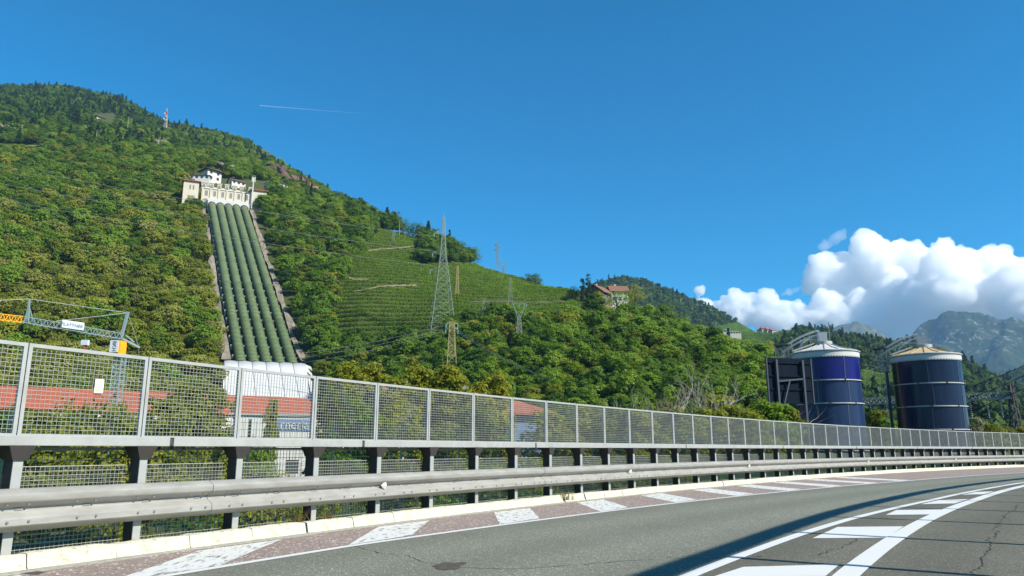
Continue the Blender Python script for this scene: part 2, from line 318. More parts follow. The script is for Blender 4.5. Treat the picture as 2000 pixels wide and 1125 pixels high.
# ------------------------------------------------------------------ terrain (polar height fields)
def fbm(X, Y, scale, seed, oct=5):
    rng = np.random.default_rng(seed); out = np.zeros_like(X); amp = 1.0; tot = 0
    for o in range(oct):
        for k in range(5):
            an = rng.uniform(0, 6.283); ph = rng.uniform(0, 6.283); fr = 2 * math.pi / scale * (2 ** o) * rng.uniform(.7, 1.35)
            out += amp * np.sin((X * math.cos(an) + Y * math.sin(an)) * fr + ph + 1.3 * np.sin((X * math.sin(an) - Y * math.cos(an)) * fr * .6 + ph * 2)) / 5
        tot += amp; amp *= .5
    return out / tot * 1.8
class Terrain:
    def __init__(s, curves, u0, u1, rmin, rmax, na=260, nr=200, amp=1.2, nscale=60, seed=1, smooth=2, geo=True):
        a0, a1 = azel(u0, 800)[0], azel(u1, 800)[0]
        s.az = np.linspace(a0, a1, na); s.r = np.geomspace(rmin, rmax, nr) if geo else np.linspace(rmin, rmax, nr)
        RK = []; ZK = []
        for c in curves:              # c: list of (u, v or None, r, offset or absolute z)
            A = []; R = []; Z = []
            for (u, v, r, off) in c:
                if v is None: a = azel(u, 800)[0]; z = off
                else: a, te = azel(u, v); z = HC + r * te - off
                A.append(a); R.append(r); Z.append(z)
            o = np.argsort(A); A = np.array(A)[o]; RK.append(np.interp(s.az, A, np.array(R)[o])); ZK.append(np.interp(s.az, A, np.array(Z)[o]))
        RK = np.array(RK); ZK = np.array(ZK); H = np.zeros((na, nr))
        for i in range(na):
            H[i] = np.interp(s.r, RK[:, i], ZK[:, i])
        for _ in range(smooth):
            K = H.copy(); K[1:-1] = (H[:-2] + 2 * H[1:-1] + H[2:]) / 4; H = K.copy(); H[:, 1:-1] = (K[:, :-2] + 2 * K[:, 1:-1] + K[:, 2:]) / 4
        s.X = np.sin(s.az)[:, None] * s.r[None]; s.Y = np.cos(s.az)[:, None] * s.r[None]
        if amp: H = H + amp * fbm(s.X, s.Y, nscale, seed) * np.clip((H + 3) / 15, 0, 1)
        s.H = H
    def z(s, x, y):
        a = math.atan2(x, y); r = math.hypot(x, y)
        i = np.clip(np.interp(a, s.az, np.arange(len(s.az))), 0, len(s.az) - 1.001); j = np.clip(np.interp(r, s.r, np.arange(len(s.r))), 0, len(s.r) - 1.001)
        i0, j0 = int(i), int(j); fi, fj = i - i0, j - j0; H = s.H
        return (H[i0, j0] * (1 - fi) + H[i0 + 1, j0] * fi) * (1 - fj) + (H[i0, j0 + 1] * (1 - fi) + H[i0 + 1, j0 + 1] * fi) * fj
    def hit(s, u, v):                 # where the pixel's ray meets the ground
        a, te = azel(u, v); rr = np.linspace(s.r[0], s.r[-1], 1500); i = np.clip(np.interp(a, s.az, np.arange(len(s.az))), 0, len(s.az) - 1.001); i0 = int(i)
        h = s.H[i0] * (1 - i + i0) + s.H[i0 + 1] * (i - i0); hh = np.interp(rr, s.r, h); k = np.argmax(hh >= HC + rr * te)
        if hh[k] < HC + rr[k] * te: k = np.argmax(hh / rr)
        return Vector((math.sin(a) * rr[k], math.cos(a) * rr[k], hh[k]))
    def mesh(s, name, m, label=None):
        na, nr = s.H.shape; V = np.stack([s.X, s.Y, s.H], -1).reshape(-1, 3).astype(np.float32)
        I, J = np.meshgrid(np.arange(na - 1), np.arange(nr - 1), indexing='ij'); q = I * nr + J
        F = np.stack([q, q + nr, q + nr + 1, q + 1], -1).reshape(-1, 4).astype(np.int32)[:, ::-1]
        me = bpy.data.meshes.new(name); me.vertices.add(len(V)); me.vertices.foreach_set('co', V.ravel()); n = len(F)
        me.loops.add(4 * n); me.loops.foreach_set('vertex_index', np.ascontiguousarray(F).ravel()); me.polygons.add(n); me.polygons.foreach_set('loop_start', np.arange(0, 4 * n, 4, dtype=np.int32))
        me.update(calc_edges=True); me.polygons.foreach_set('use_smooth', [True] * n); me.materials.append(m)
        o = link(name, me); tag(o, label, kind='structure'); return o
    def uv(s, P):                     # back to photo pixels (for choosing what grows where)
        q = Vector(P) - Vector((0, 0, HC)); zf = q.y * CP + q.z * SP
        return 1000 + FPX * q.x / zf, 562.5 - FPX * (-q.y * SP + q.z * CP) / zf

# ================================================================== THE SETTING: terrain
def terrain_mat(name, g1, g2, soil, scale=.05, rockc=None):
    m, n, o = newmat(name); L = n.links.new
    p = n.nodes.new('ShaderNodeBsdfPrincipled'); p.inputs['Roughness'].default_value = .95; p.inputs['Specular IOR Level'].default_value = .1; L(p.outputs[0], o.inputs[0])
    ge = n.nodes.new('ShaderNodeNewGeometry')
    def nz(sc_, d=6):
        x = n.nodes.new('ShaderNodeTexNoise'); x.inputs['Scale'].default_value = sc_; x.inputs['Detail'].default_value = d; L(ge.outputs['Position'], x.inputs['Vector']); return x.outputs['Fac']
    def rng_(f, a, b):
        x = n.nodes.new('ShaderNodeMapRange'); x.inputs[1].default_value = a; x.inputs[2].default_value = b; L(f, x.inputs[0]); return x.outputs[0]
    def mix(f, a, b):
        x = n.nodes.new('ShaderNodeMix'); x.data_type = 'RGBA'; L(f, x.inputs[0])
        for k, c in ((6, a), (7, b)):
            if isinstance(c, tuple): x.inputs[k].default_value = (*c, 1)
            else: L(c, x.inputs[k])
        return x.outputs[2]
    c = mix(rng_(nz(scale), .35, .65), g1, g2); c = mix(rng_(nz(scale * 7), .52, .7), c, soil)
    if rockc:
        sx = n.nodes.new('ShaderNodeSeparateXYZ'); L(ge.outputs['Normal'], sx.inputs[0])
        mp = n.nodes.new('ShaderNodeMapping'); mp.inputs['Scale'].default_value = (2.6, 2.6, .16); L(ge.outputs['Position'], mp.inputs[0])
        x = n.nodes.new('ShaderNodeTexNoise'); x.inputs['Scale'].default_value = .014; x.inputs['Detail'].default_value = 8; x.inputs['Roughness'].default_value = .72; L(mp.outputs[0], x.inputs['Vector'])
        sp = n.nodes.new('ShaderNodeSeparateXYZ'); L(ge.outputs['Position'], sp.inputs[0])
        band = n.nodes.new('ShaderNodeMath'); band.operation = 'MULTIPLY'; L(rng_(sp.outputs[2], rockc[1], rockc[1] + 120), band.inputs[0]); L(rng_(sp.outputs[2], rockc[2], rockc[2] - 140), band.inputs[1])
        st = n.nodes.new('ShaderNodeMath'); st.operation = 'MULTIPLY'; L(band.outputs[0], st.inputs[0]); L(rng_(x.outputs['Fac'], .555, .61), st.inputs[1])
        c = mix(st.outputs[0], c, rockc[0])
    L(c, p.inputs['Base Color']); return m
M['hill'] = terrain_mat('hillside_ground', (.040, .058, .014), (.060, .080, .022), (.095, .08, .045))
M['hillfar'] = terrain_mat('far_hill_ground', (.035, .066, .018), (.060, .100, .028), (.045, .070, .020), .012)
M['mountain'] = terrain_mat('mountain_ground', (.016, .030, .014), (.026, .042, .018), (.034, .044, .024), .004, rockc=((.22, .205, .19), 360, 740))
M['mountain2'] = terrain_mat('grassy_mountain_ground', (.045, .060, .030), (.10, .10, .055), (.13, .115, .075), .003)
M['meadow'] = terrain_mat('valley_ground', (.055, .080, .020), (.095, .115, .035), (.14, .12, .075), .12)

U = [-400, -150, 0, 200, 400, 500, 600, 700, 850, 1000, 1150, 1250, 1400, 1500, 1620]
C0 = list(zip(U, [None] * 15, [150, 150, 150, 150, 165, 170, 165, 150, 140, 130, 120, 110, 95, 85, 80], [-3] * 15)) + [(1760, None, 78, -3)]
C1 = list(zip(U, [700] * 5 + [702, 702, 700, 700, 700, 712, 724, 755, 785, 815], [235] * 7 + [222, 200, 185, 170, 160, 140, 120, 112], [4, 4, 4, 4, 2.6, 2.6, 2.6, 4, 4, 4, 4, 4, 4, 4, 4])) + [(1760, None, 110, -3)]
C2 = list(zip(U, [560] * 7 + [600, 600, 602, 622, 642, 700, 738, 785], [288] * 7 + [262, 262, 262, 235, 215, 185, 160, 150], [4, 4, 4, 4, 2.6, 2.6, 2.6, 1, .5, .5, 3, 4, 4, 4, 4])) + [(1760, None, 150, -3)]
C3 = list(zip(U, [404] * 6 + [430, 462, 505, 556, 592, 616, 682, 722, 775], [380] * 6 + [372, 365, 355, 345, 300, 270, 230, 200, 185], [4, 4, 4, 4, 2.6, 2.6, 2.6, 1, .5, .5, 1, 4, 4, 4, 4])) + [(1760, None, 185, -3)]
C4 = [(-400, 260, 640, 5), (-150, 250, 640, 5), (0, 245, 640, 5), (200, 270, 600, 5), (360, 345, 440, 3), (440, 352, 430, 3), (530, 368, 425, 3), (600, 392, 430, 5), (700, 413, 420, 4), (760, 436, 418, 3), (850, 472, 412, 3), (940, 512, 400, 3),
      (1000, 537, 385, .5), (1060, 553, 365, .5), (1110, 563, 350, .5), (1180, 590, 320, 1), (1250, 606, 290, 4), (1300, 636, 275, 4), (1350, 655, 262, 4), (1400, 672, 250, 4), (1450, 686, 232, 4), (1500, 708, 215, 4), (1560, 740, 205, 4), (1620, 768, 195, 4), (1760, None, 190, -3)]
C5 = [(-400, 150, 1300, 8), (0, 165, 1250, 8), (130, 165, 1230, 8), (240, 190, 1150, 8), (320, 235, 1080, 8), (400, 250, 1030, 8), (470, 265, 980, 8), (540, 310, 900, 8), (600, 345, 800, 8), (650, 375, 700, 7), (700, 412, 560, 7), (760, 452, 520, 6), (850, 500, 500, 6), (1000, 590, 480, 6), (1250, 660, 400, 6), (1500, 740, 330, 6), (1760, None, 320, -3)]
C6 = [(u, None if v is None else v + 70, r * 1.6, o) for (u, v, r, o) in C5]
TA = Terrain([C0, C1, C2, C3, C4, C5, C6], -420, 1780, 70, 1900, 420, 300, 1.3, 55, 3, 2)
TA.mesh('hillside', M['hill'])
def ridge(pts, r0, r1, zb=-3, off=6, back=1.5):
    rr = (lambda u, k=None: r1(u)) if callable(r1) else (lambda u: r1)
    b = [(u, None, r0, zb) for u, v in pts]; t = [(u, v, rr(u), off) for u, v in pts]; mdl = [(u, v + (878 - v) * .42, r0 + (rr(u) - r0) * .45, off) for u, v in pts]
    k = [(u, v + 60, rr(u) * back, off) for u, v in pts]; return [b, mdl, t, k]
TC = Terrain(ridge([(900, 700), (1020, 640), (1100, 580), (1170, 545), (1215, 538), (1260, 546), (1300, 560), (1350, 583), (1400, 604), (1440, 622), (1480, 645), (1560, 690), (1700, 790)], 450, 1350), 880, 1720, 440, 2300, 150, 120, 5, 180, 5, 2)
TC.mesh('wooded_hill', M['hillfar'])
TD = Terrain(ridge([(1250, 700), (1380, 655), (1440, 642), (1500, 645), (1560, 634), (1600, 640), (1660, 652), (1720, 664), (1790, 674), (1860, 690), (1930, 724), (2000, 762), (2100, 800), (2350, 840)], 230, 950, off=5), 1230, 2380, 220, 1700, 220, 150, 4, 140, 6, 2)
TD.mesh('vineyard_hill', M['hillfar'])
TF = Terrain(ridge([(1780, 830), (1880, 775), (1960, 730), (2000, 708), (2080, 680), (2250, 640), (2450, 600)], 1000, 1900), 1770, 2460, 980, 3000, 90, 70, 10, 240, 7, 1)
TF.mesh('side_valley_hill', M['hillfar'])
TE1 = Terrain(ridge([(1480, 700), (1560, 660), (1600, 643), (1640, 630), (1680, 631), (1705, 640), (1740, 657), (1790, 668), (1850, 700), (1950, 780)], 4000, 5000, off=0, back=1.1), 1460, 1970, 3950, 5450, 220, 90, 36, 420, 8, 1, False)
TE1.mesh('plateau_mountain', M['mountain2'])
TE2 = Terrain(ridge([(1690, 780), (1740, 700), (1770, 668), (1790, 650), (1812, 634), (1840, 619), (1870, 613), (1884, 607), (1900, 608), (1920, 613), (1960, 615), (2000, 629), (2060, 645), (2200, 690), (2400, 760)], 3300, 4400, off=0, back=1.15), 1680, 2420, 3250, 5000, 320, 150, 40, 300, 9, 1, False)
TE2.mesh('rocky_mountain', M['mountain'])
b = MB(); b.face((-5500, -300, -3.2), (5500, -300, -3.2), (5500, 5600, -3.2), (-5500, 5600, -3.2)); tag(b.build('ground', M['meadow']), kind='structure')

def inpoly(u, v, P):
    c = False; n = len(P); j = n - 1
    for i in range(n):
        if (P[i][1] > v) != (P[j][1] > v) and u < (P[j][0] - P[i][0]) * (v - P[i][1]) / (P[j][1] - P[i][1]) + P[i][0]: c = not c
        j = i
    return c
VINE = [[(664, 565), (684, 505), (800, 518), (950, 516), (1010, 540), (1112, 562), (1135, 590), (1120, 636), (1010, 640), (905, 640), (880, 655), (845, 678), (700, 676), (636, 668)],
        [(688, 510), (722, 470), (735, 447), (835, 468), (815, 487), (830, 505), (800, 522)], [(-60, 281), (82, 283), (88, 302), (-60, 302)]]
CLEAR = [[(392, 400), (500, 400), (612, 705), (640, 790), (650, 900), (415, 900), (420, 790), (418, 640), (402, 520)],       # penstock corridor
         [(352, 345), (530, 355), (524, 412), (392, 408)], [(372, 330), (440, 328), (440, 358), (372, 358)], [(527, 352), (568, 356), (568, 380), (527, 374)],
         [(1105, 552), (1262, 556), (1262, 640), (1105, 632)], [(176, 222), (230, 222), (230, 258), (176, 258)], [(1000, 672), (1026, 672), (1026, 695), (1000, 695)]]
TP = []                                  # (x, y, z, kind, scale, u, v)
rg = random.Random(5)
def grow(T, rlo, rhi, az0, az1, step, chooser, zmin=-2.4):
    r = rlo
    while r < rhi:
        st = step * (min(1, max(.72, r / 230)) if r < 640 else 1.45); a = az0 + rg.random() * st / r
        while a < az1:
            rr = r + rg.uniform(-.5, .5) * st; aa = a + rg.uniform(-.4, .4) * st / r; x, y = math.sin(aa) * rr, math.cos(aa) * rr
            z = T.z(x, y); a += st / r
            if z < zmin: continue
            u, v = T.uv((x, y, z))
            k = chooser(u, v, rr)
            if k: TP.append((x, y, z, k, min(1, max(.62, rr / 250)) * rg.choice((rg.uniform(.6, 1.0), rg.uniform(.8, 1.25), rg.uniform(.9, 1.55))), u, v))
        r += st * .9
def choose_near(u, v, r):
    for P in VINE + CLEAR:
        if inpoly(u, v, P): return None
    q = rg.random()
    if r > 640 or (u < 620 and v < 300): return rg.choice(['green', 'dark', 'dark', 'conifer', 'green', 'olive'] if v > 260 else ['dark', 'conifer', 'conifer', 'dark', 'green'])
    if u < 430:
        if v > 540: return 'sage' if q < .42 else 'olive' if q < .78 else 'green' if q < .9 else 'olive2'
        if v > 400: return 'olive' if q < .38 else 'green' if q < .68 else 'sage' if q < .80 else 'dark' if q < .9 else 'olive2'
        return 'green' if q < .4 else 'olive' if q < .65 else 'dark' if q < .82 else 'olive2'
    if u < 700: return 'green' if q < .4 else 'dark' if q < .62 else 'olive' if q < .82 else 'green2'
    if 810 < u < 950 and v < 530: return 'dark'
    if v < 560: return 'dark' if q < .6 else 'green'
    return 'green' if q < .36 else 'green2' if q < .56 else 'dark' if q < .72 else 'olive' if q < .88 else 'olive2'
grow(TA, 118, 640, azel(-300, 800)[0], azel(1640, 800)[0], 3.9, choose_near)
grow(TA, 640, 1330, azel(-200, 800)[0], azel(760, 800)[0], 4.6, choose_near)
# the trees that show largest stand as single objects
def ground_ok(t): return t[5] > -60 and t[5] < 1560 and t[6] < 862
near = sorted([t for t in TP if ground_ok(t) and t[3] != 'conifer'], key=lambda t: math.hypot(t[0], t[1]) / t[4])
singles = []; rest_ids = set()
zones = {'left': 0, 'mid': 0, 'right': 0}
for t in near:
    zn = 'left' if t[5] < 440 else 'mid' if t[5] < 1000 else 'right'
    if zones[zn] < 92: zones[zn] += 1; singles.append((t, zn)); rest_ids.add(id(t))
KN = {'olive': 'olive green rounded tree', 'green': 'mid green leafy tree', 'dark': 'dark green dense tree', 'sage': 'pale grey green spreading tree', 'green2': 'small bright green tree', 'olive2': 'small olive green bushy tree'}
ZN = {'left': ('on the wooded slope behind the crane', 'trees on the slope behind the crane'), 'mid': ('on the wooded foot of the slope below the vineyard', 'trees below the vineyard'), 'right': ('on the wooded slope below the farmhouse with cypresses', 'trees below the farmhouse')}
for (x, y, z, k, s, u, v), zn in singles:
    e = empty('hillside_tree', (x, y, z - .3), rg.uniform(0, 6.28)); e.scale = (s, s, s * rg.uniform(.85, 1.15))
    tag(e, KN[k] + ' ' + ZN[zn][0], 'tree', KN[k] + 's ' + ZN[zn][1].replace('trees ', ''))
    link('crown', KIND[k][0], e); link('trunk', KIND[k][1], e)
rest = [t for t in TP if id(t) not in rest_ids]
kn = list(KIND)
def make_forest(name, L, protos, idx, label):
    n = len(L); pts = np.array([(t[0], t[1], t[2] - .3) for t in L]); s = np.array([t[4] for t in L])
    scl = np.stack([s, s, s * RNG.uniform(.85, 1.2, n)], 1); rot = np.zeros((n, 3)); rot[:, 2] = RNG.uniform(0, 6.28, n); rot[:, :2] = RNG.normal(0, .08, (n, 2))
    scatter_stuff(name, pts, scl, rot, idx, protos, label, 'forest')
make_forest('hillside_forest', rest, [KIND[k][0] for k in kn], [kn.index(t[3]) for t in rest], 'mixed broadleaf wood covering the steep hillside around the green pipes')
print('near trees', len(TP), 'singles', len(singles))
# far hills
def far_forest(name, T, rlo, rhi, u0, u1, step, label, clear=()):
    global TP; TP = []
    def ch(u, v, r):
        for P in clear:
            if inpoly(u, v, P): return None
        return rg.choice(['far1', 'far1', 'far2', 'far2', 'far3'])
    grow(T, rlo, rhi, azel(u0, 800)[0], azel(u1, 800)[0], step, ch); fk = list(FARK)
    make_forest(name, TP, [FARK[k] for k in fk], [fk.index(t[3]) for t in TP], label)
VIN2 = [[(1395, 640), (1450, 628), (1530, 640), (1560, 652), (1530, 672), (1480, 720), (1400, 700), (1380, 660)], [(1668, 725), (1760, 735), (1760, 782), (1680, 782)], [(1876, 716), (1935, 716), (1935, 722), (1876, 722)]]
far_forest('distant_forest', TC, 560, 1380, 1000, 1600, 6.2, 'dark wood on the rounded hill behind the farmhouse', VIN2)
far_forest('distant_forest', TD, 250, 975, 1380, 2120, 6.0, 'dense green wood on the hill behind the blue tanks', VIN2)
far_forest('distant_forest', TF, 1050, 1920, 1850, 2150, 11, 'dark wood on the far slope at the mouth of the side valley')

# pale tracks between the vines, laid on the slope
M['track'] = mat('dry_earth_track', (.17, .16, .075), .95, 0, .25, .4, .4, 3, spec=.1)
def track(pl, w_, up=.35):
    P = []
    for (a, c) in zip(pl[:-1], pl[1:]):
        for k in range(6): P.append(TA.hit(a[0] + (c[0] - a[0]) * k / 6, a[1] + (c[1] - a[1]) * k / 6))
    P.append(TA.hit(*pl[-1])); b = MB()
    for i, p in enumerate(P):
        d = (P[min(i + 1, len(P) - 1)] - P[max(0, i - 1)]); d.z = 0; d.normalize(); n = Vector((-d.y, d.x, 0)); ww = w_ * random.uniform(.6, 1.3)
        for sg in (-1, 1): q = p + n * ww * sg; b.v.append((q.x, q.y, TA.z(q.x, q.y) + up))
    for i in range(len(P) - 1): b.f.append((2 * i, 2 * i + 1, 2 * i + 3, 2 * i + 2)); b.m.append(0)
    tag(b.build('path', M['track']), kind='structure')
TRACKS = [[(672, 535), (682, 545), (700, 549), (722, 548)], [(720, 492), (748, 488), (790, 485), (815, 481)], [(690, 572), (740, 562), (790, 560), (815, 560)], [(704, 438), (722, 446), (740, 452)], [(918, 592), (1010, 592), (1110, 592)], [(-40, 285), (30, 285), (80, 286)]]
for tr in TRACKS: track(tr, .8 if tr[0][0] < 900 else .35)
# vineyard rows along the contours
def vine_clump(seed, lx=1.5):
    rng = np.random.default_rng(seed); n = 46; P = np.stack([rng.uniform(-lx / 2, lx / 2, n), rng.normal(0, .24, n), rng.uniform(.15, 1.25, n)], 1)
    N = np.stack([rng.normal(0, .5, n), rng.normal(0, .8, n), rng.uniform(.2, 1.2, n)], 1)
    return leaf_mesh('vine', P, N, rng.uniform(.28, .55, n), M['leaf_vine'], np.clip(rng.normal(.5, .2, n), 0, 1), rng=rng)
def vineyard(T, polys, dz, label, sc_=1.0, rmax=2000):
    pts = []; rot = []
    zs = np.arange(2, T.H.max(), dz)
    for i in range(0, len(T.az)):
        for sub in (0, .25, .5, .75):
            if i + 1 >= len(T.az): break
            a = T.az[i] * (1 - sub) + T.az[i + 1] * sub; h = T.H[i] * (1 - sub) + T.H[i + 1] * sub
            for z in zs:
                cr = np.where((h[:-1] < z) & (h[1:] >= z))[0]
                for j in cr:
                    f = (z - h[j]) / (h[j + 1] - h[j] + 1e-9); r = T.r[j] * (1 - f) + T.r[j + 1] * f
                    if r > rmax: continue
                    x, y = math.sin(a) * r, math.cos(a) * r; u, v = T.uv((x, y, z))
                    if any(inpoly(u, v, P) for P in polys) and not any(min(abs(v - np.interp(u, [q[0] for q in tr], [q[1] for q in tr])) for _ in (0,)) < 3 and tr[0][0] < u < tr[-1][0] for tr in TRACKS): pts.append((x, y, z - .1, a, i + sub, z))
    keep = []; last = {}
    for p in sorted(pts, key=lambda q: (q[5], q[4])):
        l = last.get(p[5])
        if l is None or math.hypot(p[0] - l[0], p[1] - l[1]) > 1.25 * sc_: keep.append(p); last[p[5]] = p; rot.append(math.atan2(p[1] - l[1], p[0] - l[0]) if l and math.hypot(p[0] - l[0], p[1] - l[1]) < 6 else -p[3])
    n = len(keep); print('vines', n)
    if not n: return
    s = RNG.uniform(.85, 1.2, n) * sc_; ro = np.zeros((n, 3)); ro[:, 2] = rot
    scatter_stuff('vineyard', np.array([k[:3] for k in keep]), np.stack([s, s, s], 1), ro, RNG.integers(0, 3, n), [vine_clump(i) for i in range(3)], label, 'vineyard')
vineyard(TA, VINE, 2.2, 'bright green vine rows terraced along the hillside contours')
vineyard(TD, VIN2, 3.0, 'vine rows on the far hill between and behind the blue tanks', 2.0)
vineyard(TC, VIN2, 3.5, 'distant vine rows below the rounded wooded hill', 2.2)

# ================================================================== ROAD (curve coordinates: s along the parapet, n towards the road)
FX, FY, FA, FK, FK2, FK3 = -5.4811, 8.3564, .5025, .0094, -.0099, .0098
def heading(s):
    t = min(max(s, 0), 64.0); a = FA + FK * t + FK2 * t * t / 100 + FK3 * t ** 3 / 1e4
    if s < 0: a += FK * s
    if s > 64: a += .009 * (s - 64)
    return a
_ds = .05; _tab = {}
def _mk():
    xs = {0: (FX, FY)}; x, y = FX, FY
    for i in range(0, int(150 / _ds)):
        a = heading((i + .5) * _ds); x += math.sin(a) * _ds; y += math.cos(a) * _ds; xs[i + 1] = (x, y)
    x, y = FX, FY
    for i in range(0, -int(30 / _ds), -1):
        a = heading((i - .5) * _ds); x -= math.sin(a) * _ds; y -= math.cos(a) * _ds; xs[i - 1] = (x, y)
    return xs
_tab = _mk()
def cv(s, n=0.0, z=0.0):
    i = math.floor(s / _ds); f = s / _ds - i; p, q = _tab[i], _tab[i + 1]; a = heading(s)
    return Vector((p[0] * (1 - f) + q[0] * f + math.cos(a) * n, p[1] * (1 - f) + q[1] * f - math.sin(a) * n, z))
def sweep(b, prof, s0, s1, step=.5, closed=False):
    k = max(1, int(round((s1 - s0) / step))); base = len(b.v); m = len(prof)
    for i in range(k + 1):
        s = s0 + (s1 - s0) * i / k
        for (n, z) in prof: b.v.append(tuple(cv(s, n, z)))
    for i in range(k):
        for j in range(m if closed else m - 1):
            j2 = (j + 1) % m; b.f.append((base + i * m + j, base + i * m + j2, base + (i + 1) * m + j2, base + (i + 1) * m + j)); b.m.append(b.mi)
    if closed:
        b.f.append(tuple(base + j for j in reversed(range(m)))); b.m.append(b.mi); e = base + k * m; b.f.append(tuple(e + j for j in range(m))); b.m.append(b.mi)
S0, S1 = -24.0, 130.0
def interp(x, X, Y): return float(np.interp(x, X, Y))
def n_edge(s): return interp(s, [-30, 3.4, 13, 18, 25, 30.7, 47.7, 70, 130], [2.0, 2.0, 2.66, 3.09, 3.70, 4.2, 5.17, 5.8, 5.8])
def n_A(s): return interp(s, [-30, 3.3, 7.9, 11.3, 18.2, 26, 32.7, 40, 130], [6.45, 6.53, 6.72, 6.9, 7.4, 7.75, 7.98, 8.15, 8.15])
def n_B(s): return interp(s, [-30, 4.2, 11.9, 19.5, 29, 36, 130], [7.75, 7.9, 8.08, 8.3, 8.42, 8.42, 8.42])
def n_kerb(s): return interp(s, [-30, 12, 30, 130], [.42, .44, .58, .60])

def asphalt(name, base, light, tint2, agg=1.0, wheels=True):
    m, n, o = newmat(name); L = n.links.new
    p = n.nodes.new('ShaderNodeBsdfPrincipled'); p.inputs['Roughness'].default_value = .82; p.inputs['Specular IOR Level'].default_value = .25; L(p.outputs[0], o.inputs[0])
    ge = n.nodes.new('ShaderNodeNewGeometry')
    def nz(s_, d=4, r=.6):
        x = n.nodes.new('ShaderNodeTexNoise'); x.inputs['Scale'].default_value = s_; x.inputs['Detail'].default_value = d; x.inputs['Roughness'].default_value = r; L(ge.outputs['Position'], x.inputs['Vector']); return x.outputs['Fac']
    def mr(f, a, b_, c=0, d=1):
        x = n.nodes.new('ShaderNodeMapRange'); x.inputs[1].default_value = a; x.inputs[2].default_value = b_; x.inputs[3].default_value = c; x.inputs[4].default_value = d; L(f, x.inputs[0]); return x.outputs[0]
    def mix(f, a, b_, bl='MIX'):
        x = n.nodes.new('ShaderNodeMix'); x.data_type = 'RGBA'; x.blend_type = bl
        if isinstance(f, float): x.inputs[0].default_value = f
        else: L(f, x.inputs[0])
        for k, c in ((6, a), (7, b_)):
            if isinstance(c, tuple): x.inputs[k].default_value = (*c, 1)
            else: L(c, x.inputs[k])
        return x.outputs[2]
    vo = n.nodes.new('ShaderNodeTexVoronoi'); vo.inputs['Scale'].default_value = 75 * agg; L(ge.outputs['Position'], vo.inputs['Vector'])
    sv = n.nodes.new('ShaderNodeSeparateColor'); L(vo.outputs['Color'], sv.inputs[0])
    c = mix(mr(nz(.5, 6), .35, .68), base, tint2); c = mix(mr(nz(2.7, 6), .42, .7, 0, .4), c, light)
    c = mix(mr(sv.outputs[0], .90, .97, 0, .75), c, tuple(min(1, x * 3.0) for x in light)); c = mix(mr(sv.outputs[1], .72, .9, 0, .5), c, tuple(x * .45 for x in base))
    if wheels:                                # polished wheel tracks and a darker oily centre line
        la = n.nodes.new('ShaderNodeAttribute'); la.attribute_name = 'lat'
        m1 = n.nodes.new('ShaderNodeMath'); m1.operation = 'MULTIPLY_ADD'; m1.inputs[1].default_value = 6.2832 / 1.85; m1.inputs[2].default_value = -1.0; L(la.outputs['Fac'], m1.inputs[0])
        m2 = n.nodes.new('ShaderNodeMath'); m2.operation = 'COSINE'; L(m1.outputs[0], m2.inputs[0])
        m3 = n.nodes.new('ShaderNodeMath'); m3.operation = 'MULTIPLY'; L(m2.outputs[0], m3.inputs[0]); L(mr(nz(.35, 5), .3, .7, .4, 1.5), m3.inputs[1])
        c = mix(mr(m3.outputs[0], -1, 1, 0, .34), c, tuple(x * .58 for x in base))
    L(c, p.inputs['Base Color'])
    bp = n.nodes.new('ShaderNodeBump'); bp.inputs['Strength'].default_value = .55; bp.inputs['Distance'].default_value = .006; L(vo.outputs['Distance'], bp.inputs['Height']); L(bp.outputs[0], p.inputs['Normal'])
    return m
M['asphalt'] = asphalt('grey_asphalt', (.166, .169, .128), (.20, .203, .158), (.183, .186, .143))
M['asphaltold'] = asphalt('worn_brown_asphalt', (.118, .112, .082), (.146, .138, .104), (.132, .125, .094))
M['redasphalt'] = asphalt('brown_red_shoulder_asphalt', (.235, .182, .153), (.295, .24, .21), (.265, .212, .182), .55, False)
def paint(name, wear):
    m, n, o = newmat(name); L = n.links.new
    p = n.nodes.new('ShaderNodeBsdfPrincipled'); p.inputs['Roughness'].default_value = .7; L(p.outputs[0], o.inputs[0])
    ge = n.nodes.new('ShaderNodeNewGeometry'); x = n.nodes.new('ShaderNodeTexNoise'); x.inputs['Scale'].default_value = 9; x.inputs['Detail'].default_value = 9; x.inputs['Roughness'].default_value = .75
    mp = n.nodes.new('ShaderNodeMapping'); mp.inputs['Rotation'].default_value = (0, 0, .9); mp.inputs['Scale'].default_value = (1, .35, 1); L(ge.outputs['Position'], mp.inputs[0]); L(mp.outputs[0], x.inputs['Vector'])
    r = n.nodes.new('ShaderNodeMapRange'); r.inputs[1].default_value = wear; r.inputs[2].default_value = wear + .05; L(x.outputs['Fac'], r.inputs[0])
    c = n.nodes.new('ShaderNodeMix'); c.data_type = 'RGBA'; c.inputs[6].default_value = (.60, .60, .56, 1); c.inputs[7].default_value = (.22, .20, .18, 1); L(r.outputs[0], c.inputs[0]); L(c.outputs[2], p.inputs['Base Color'])
    return m
M['paintworn'] = paint('worn_white_road_paint', .535); M['paint'] = paint('white_road_paint', .66)

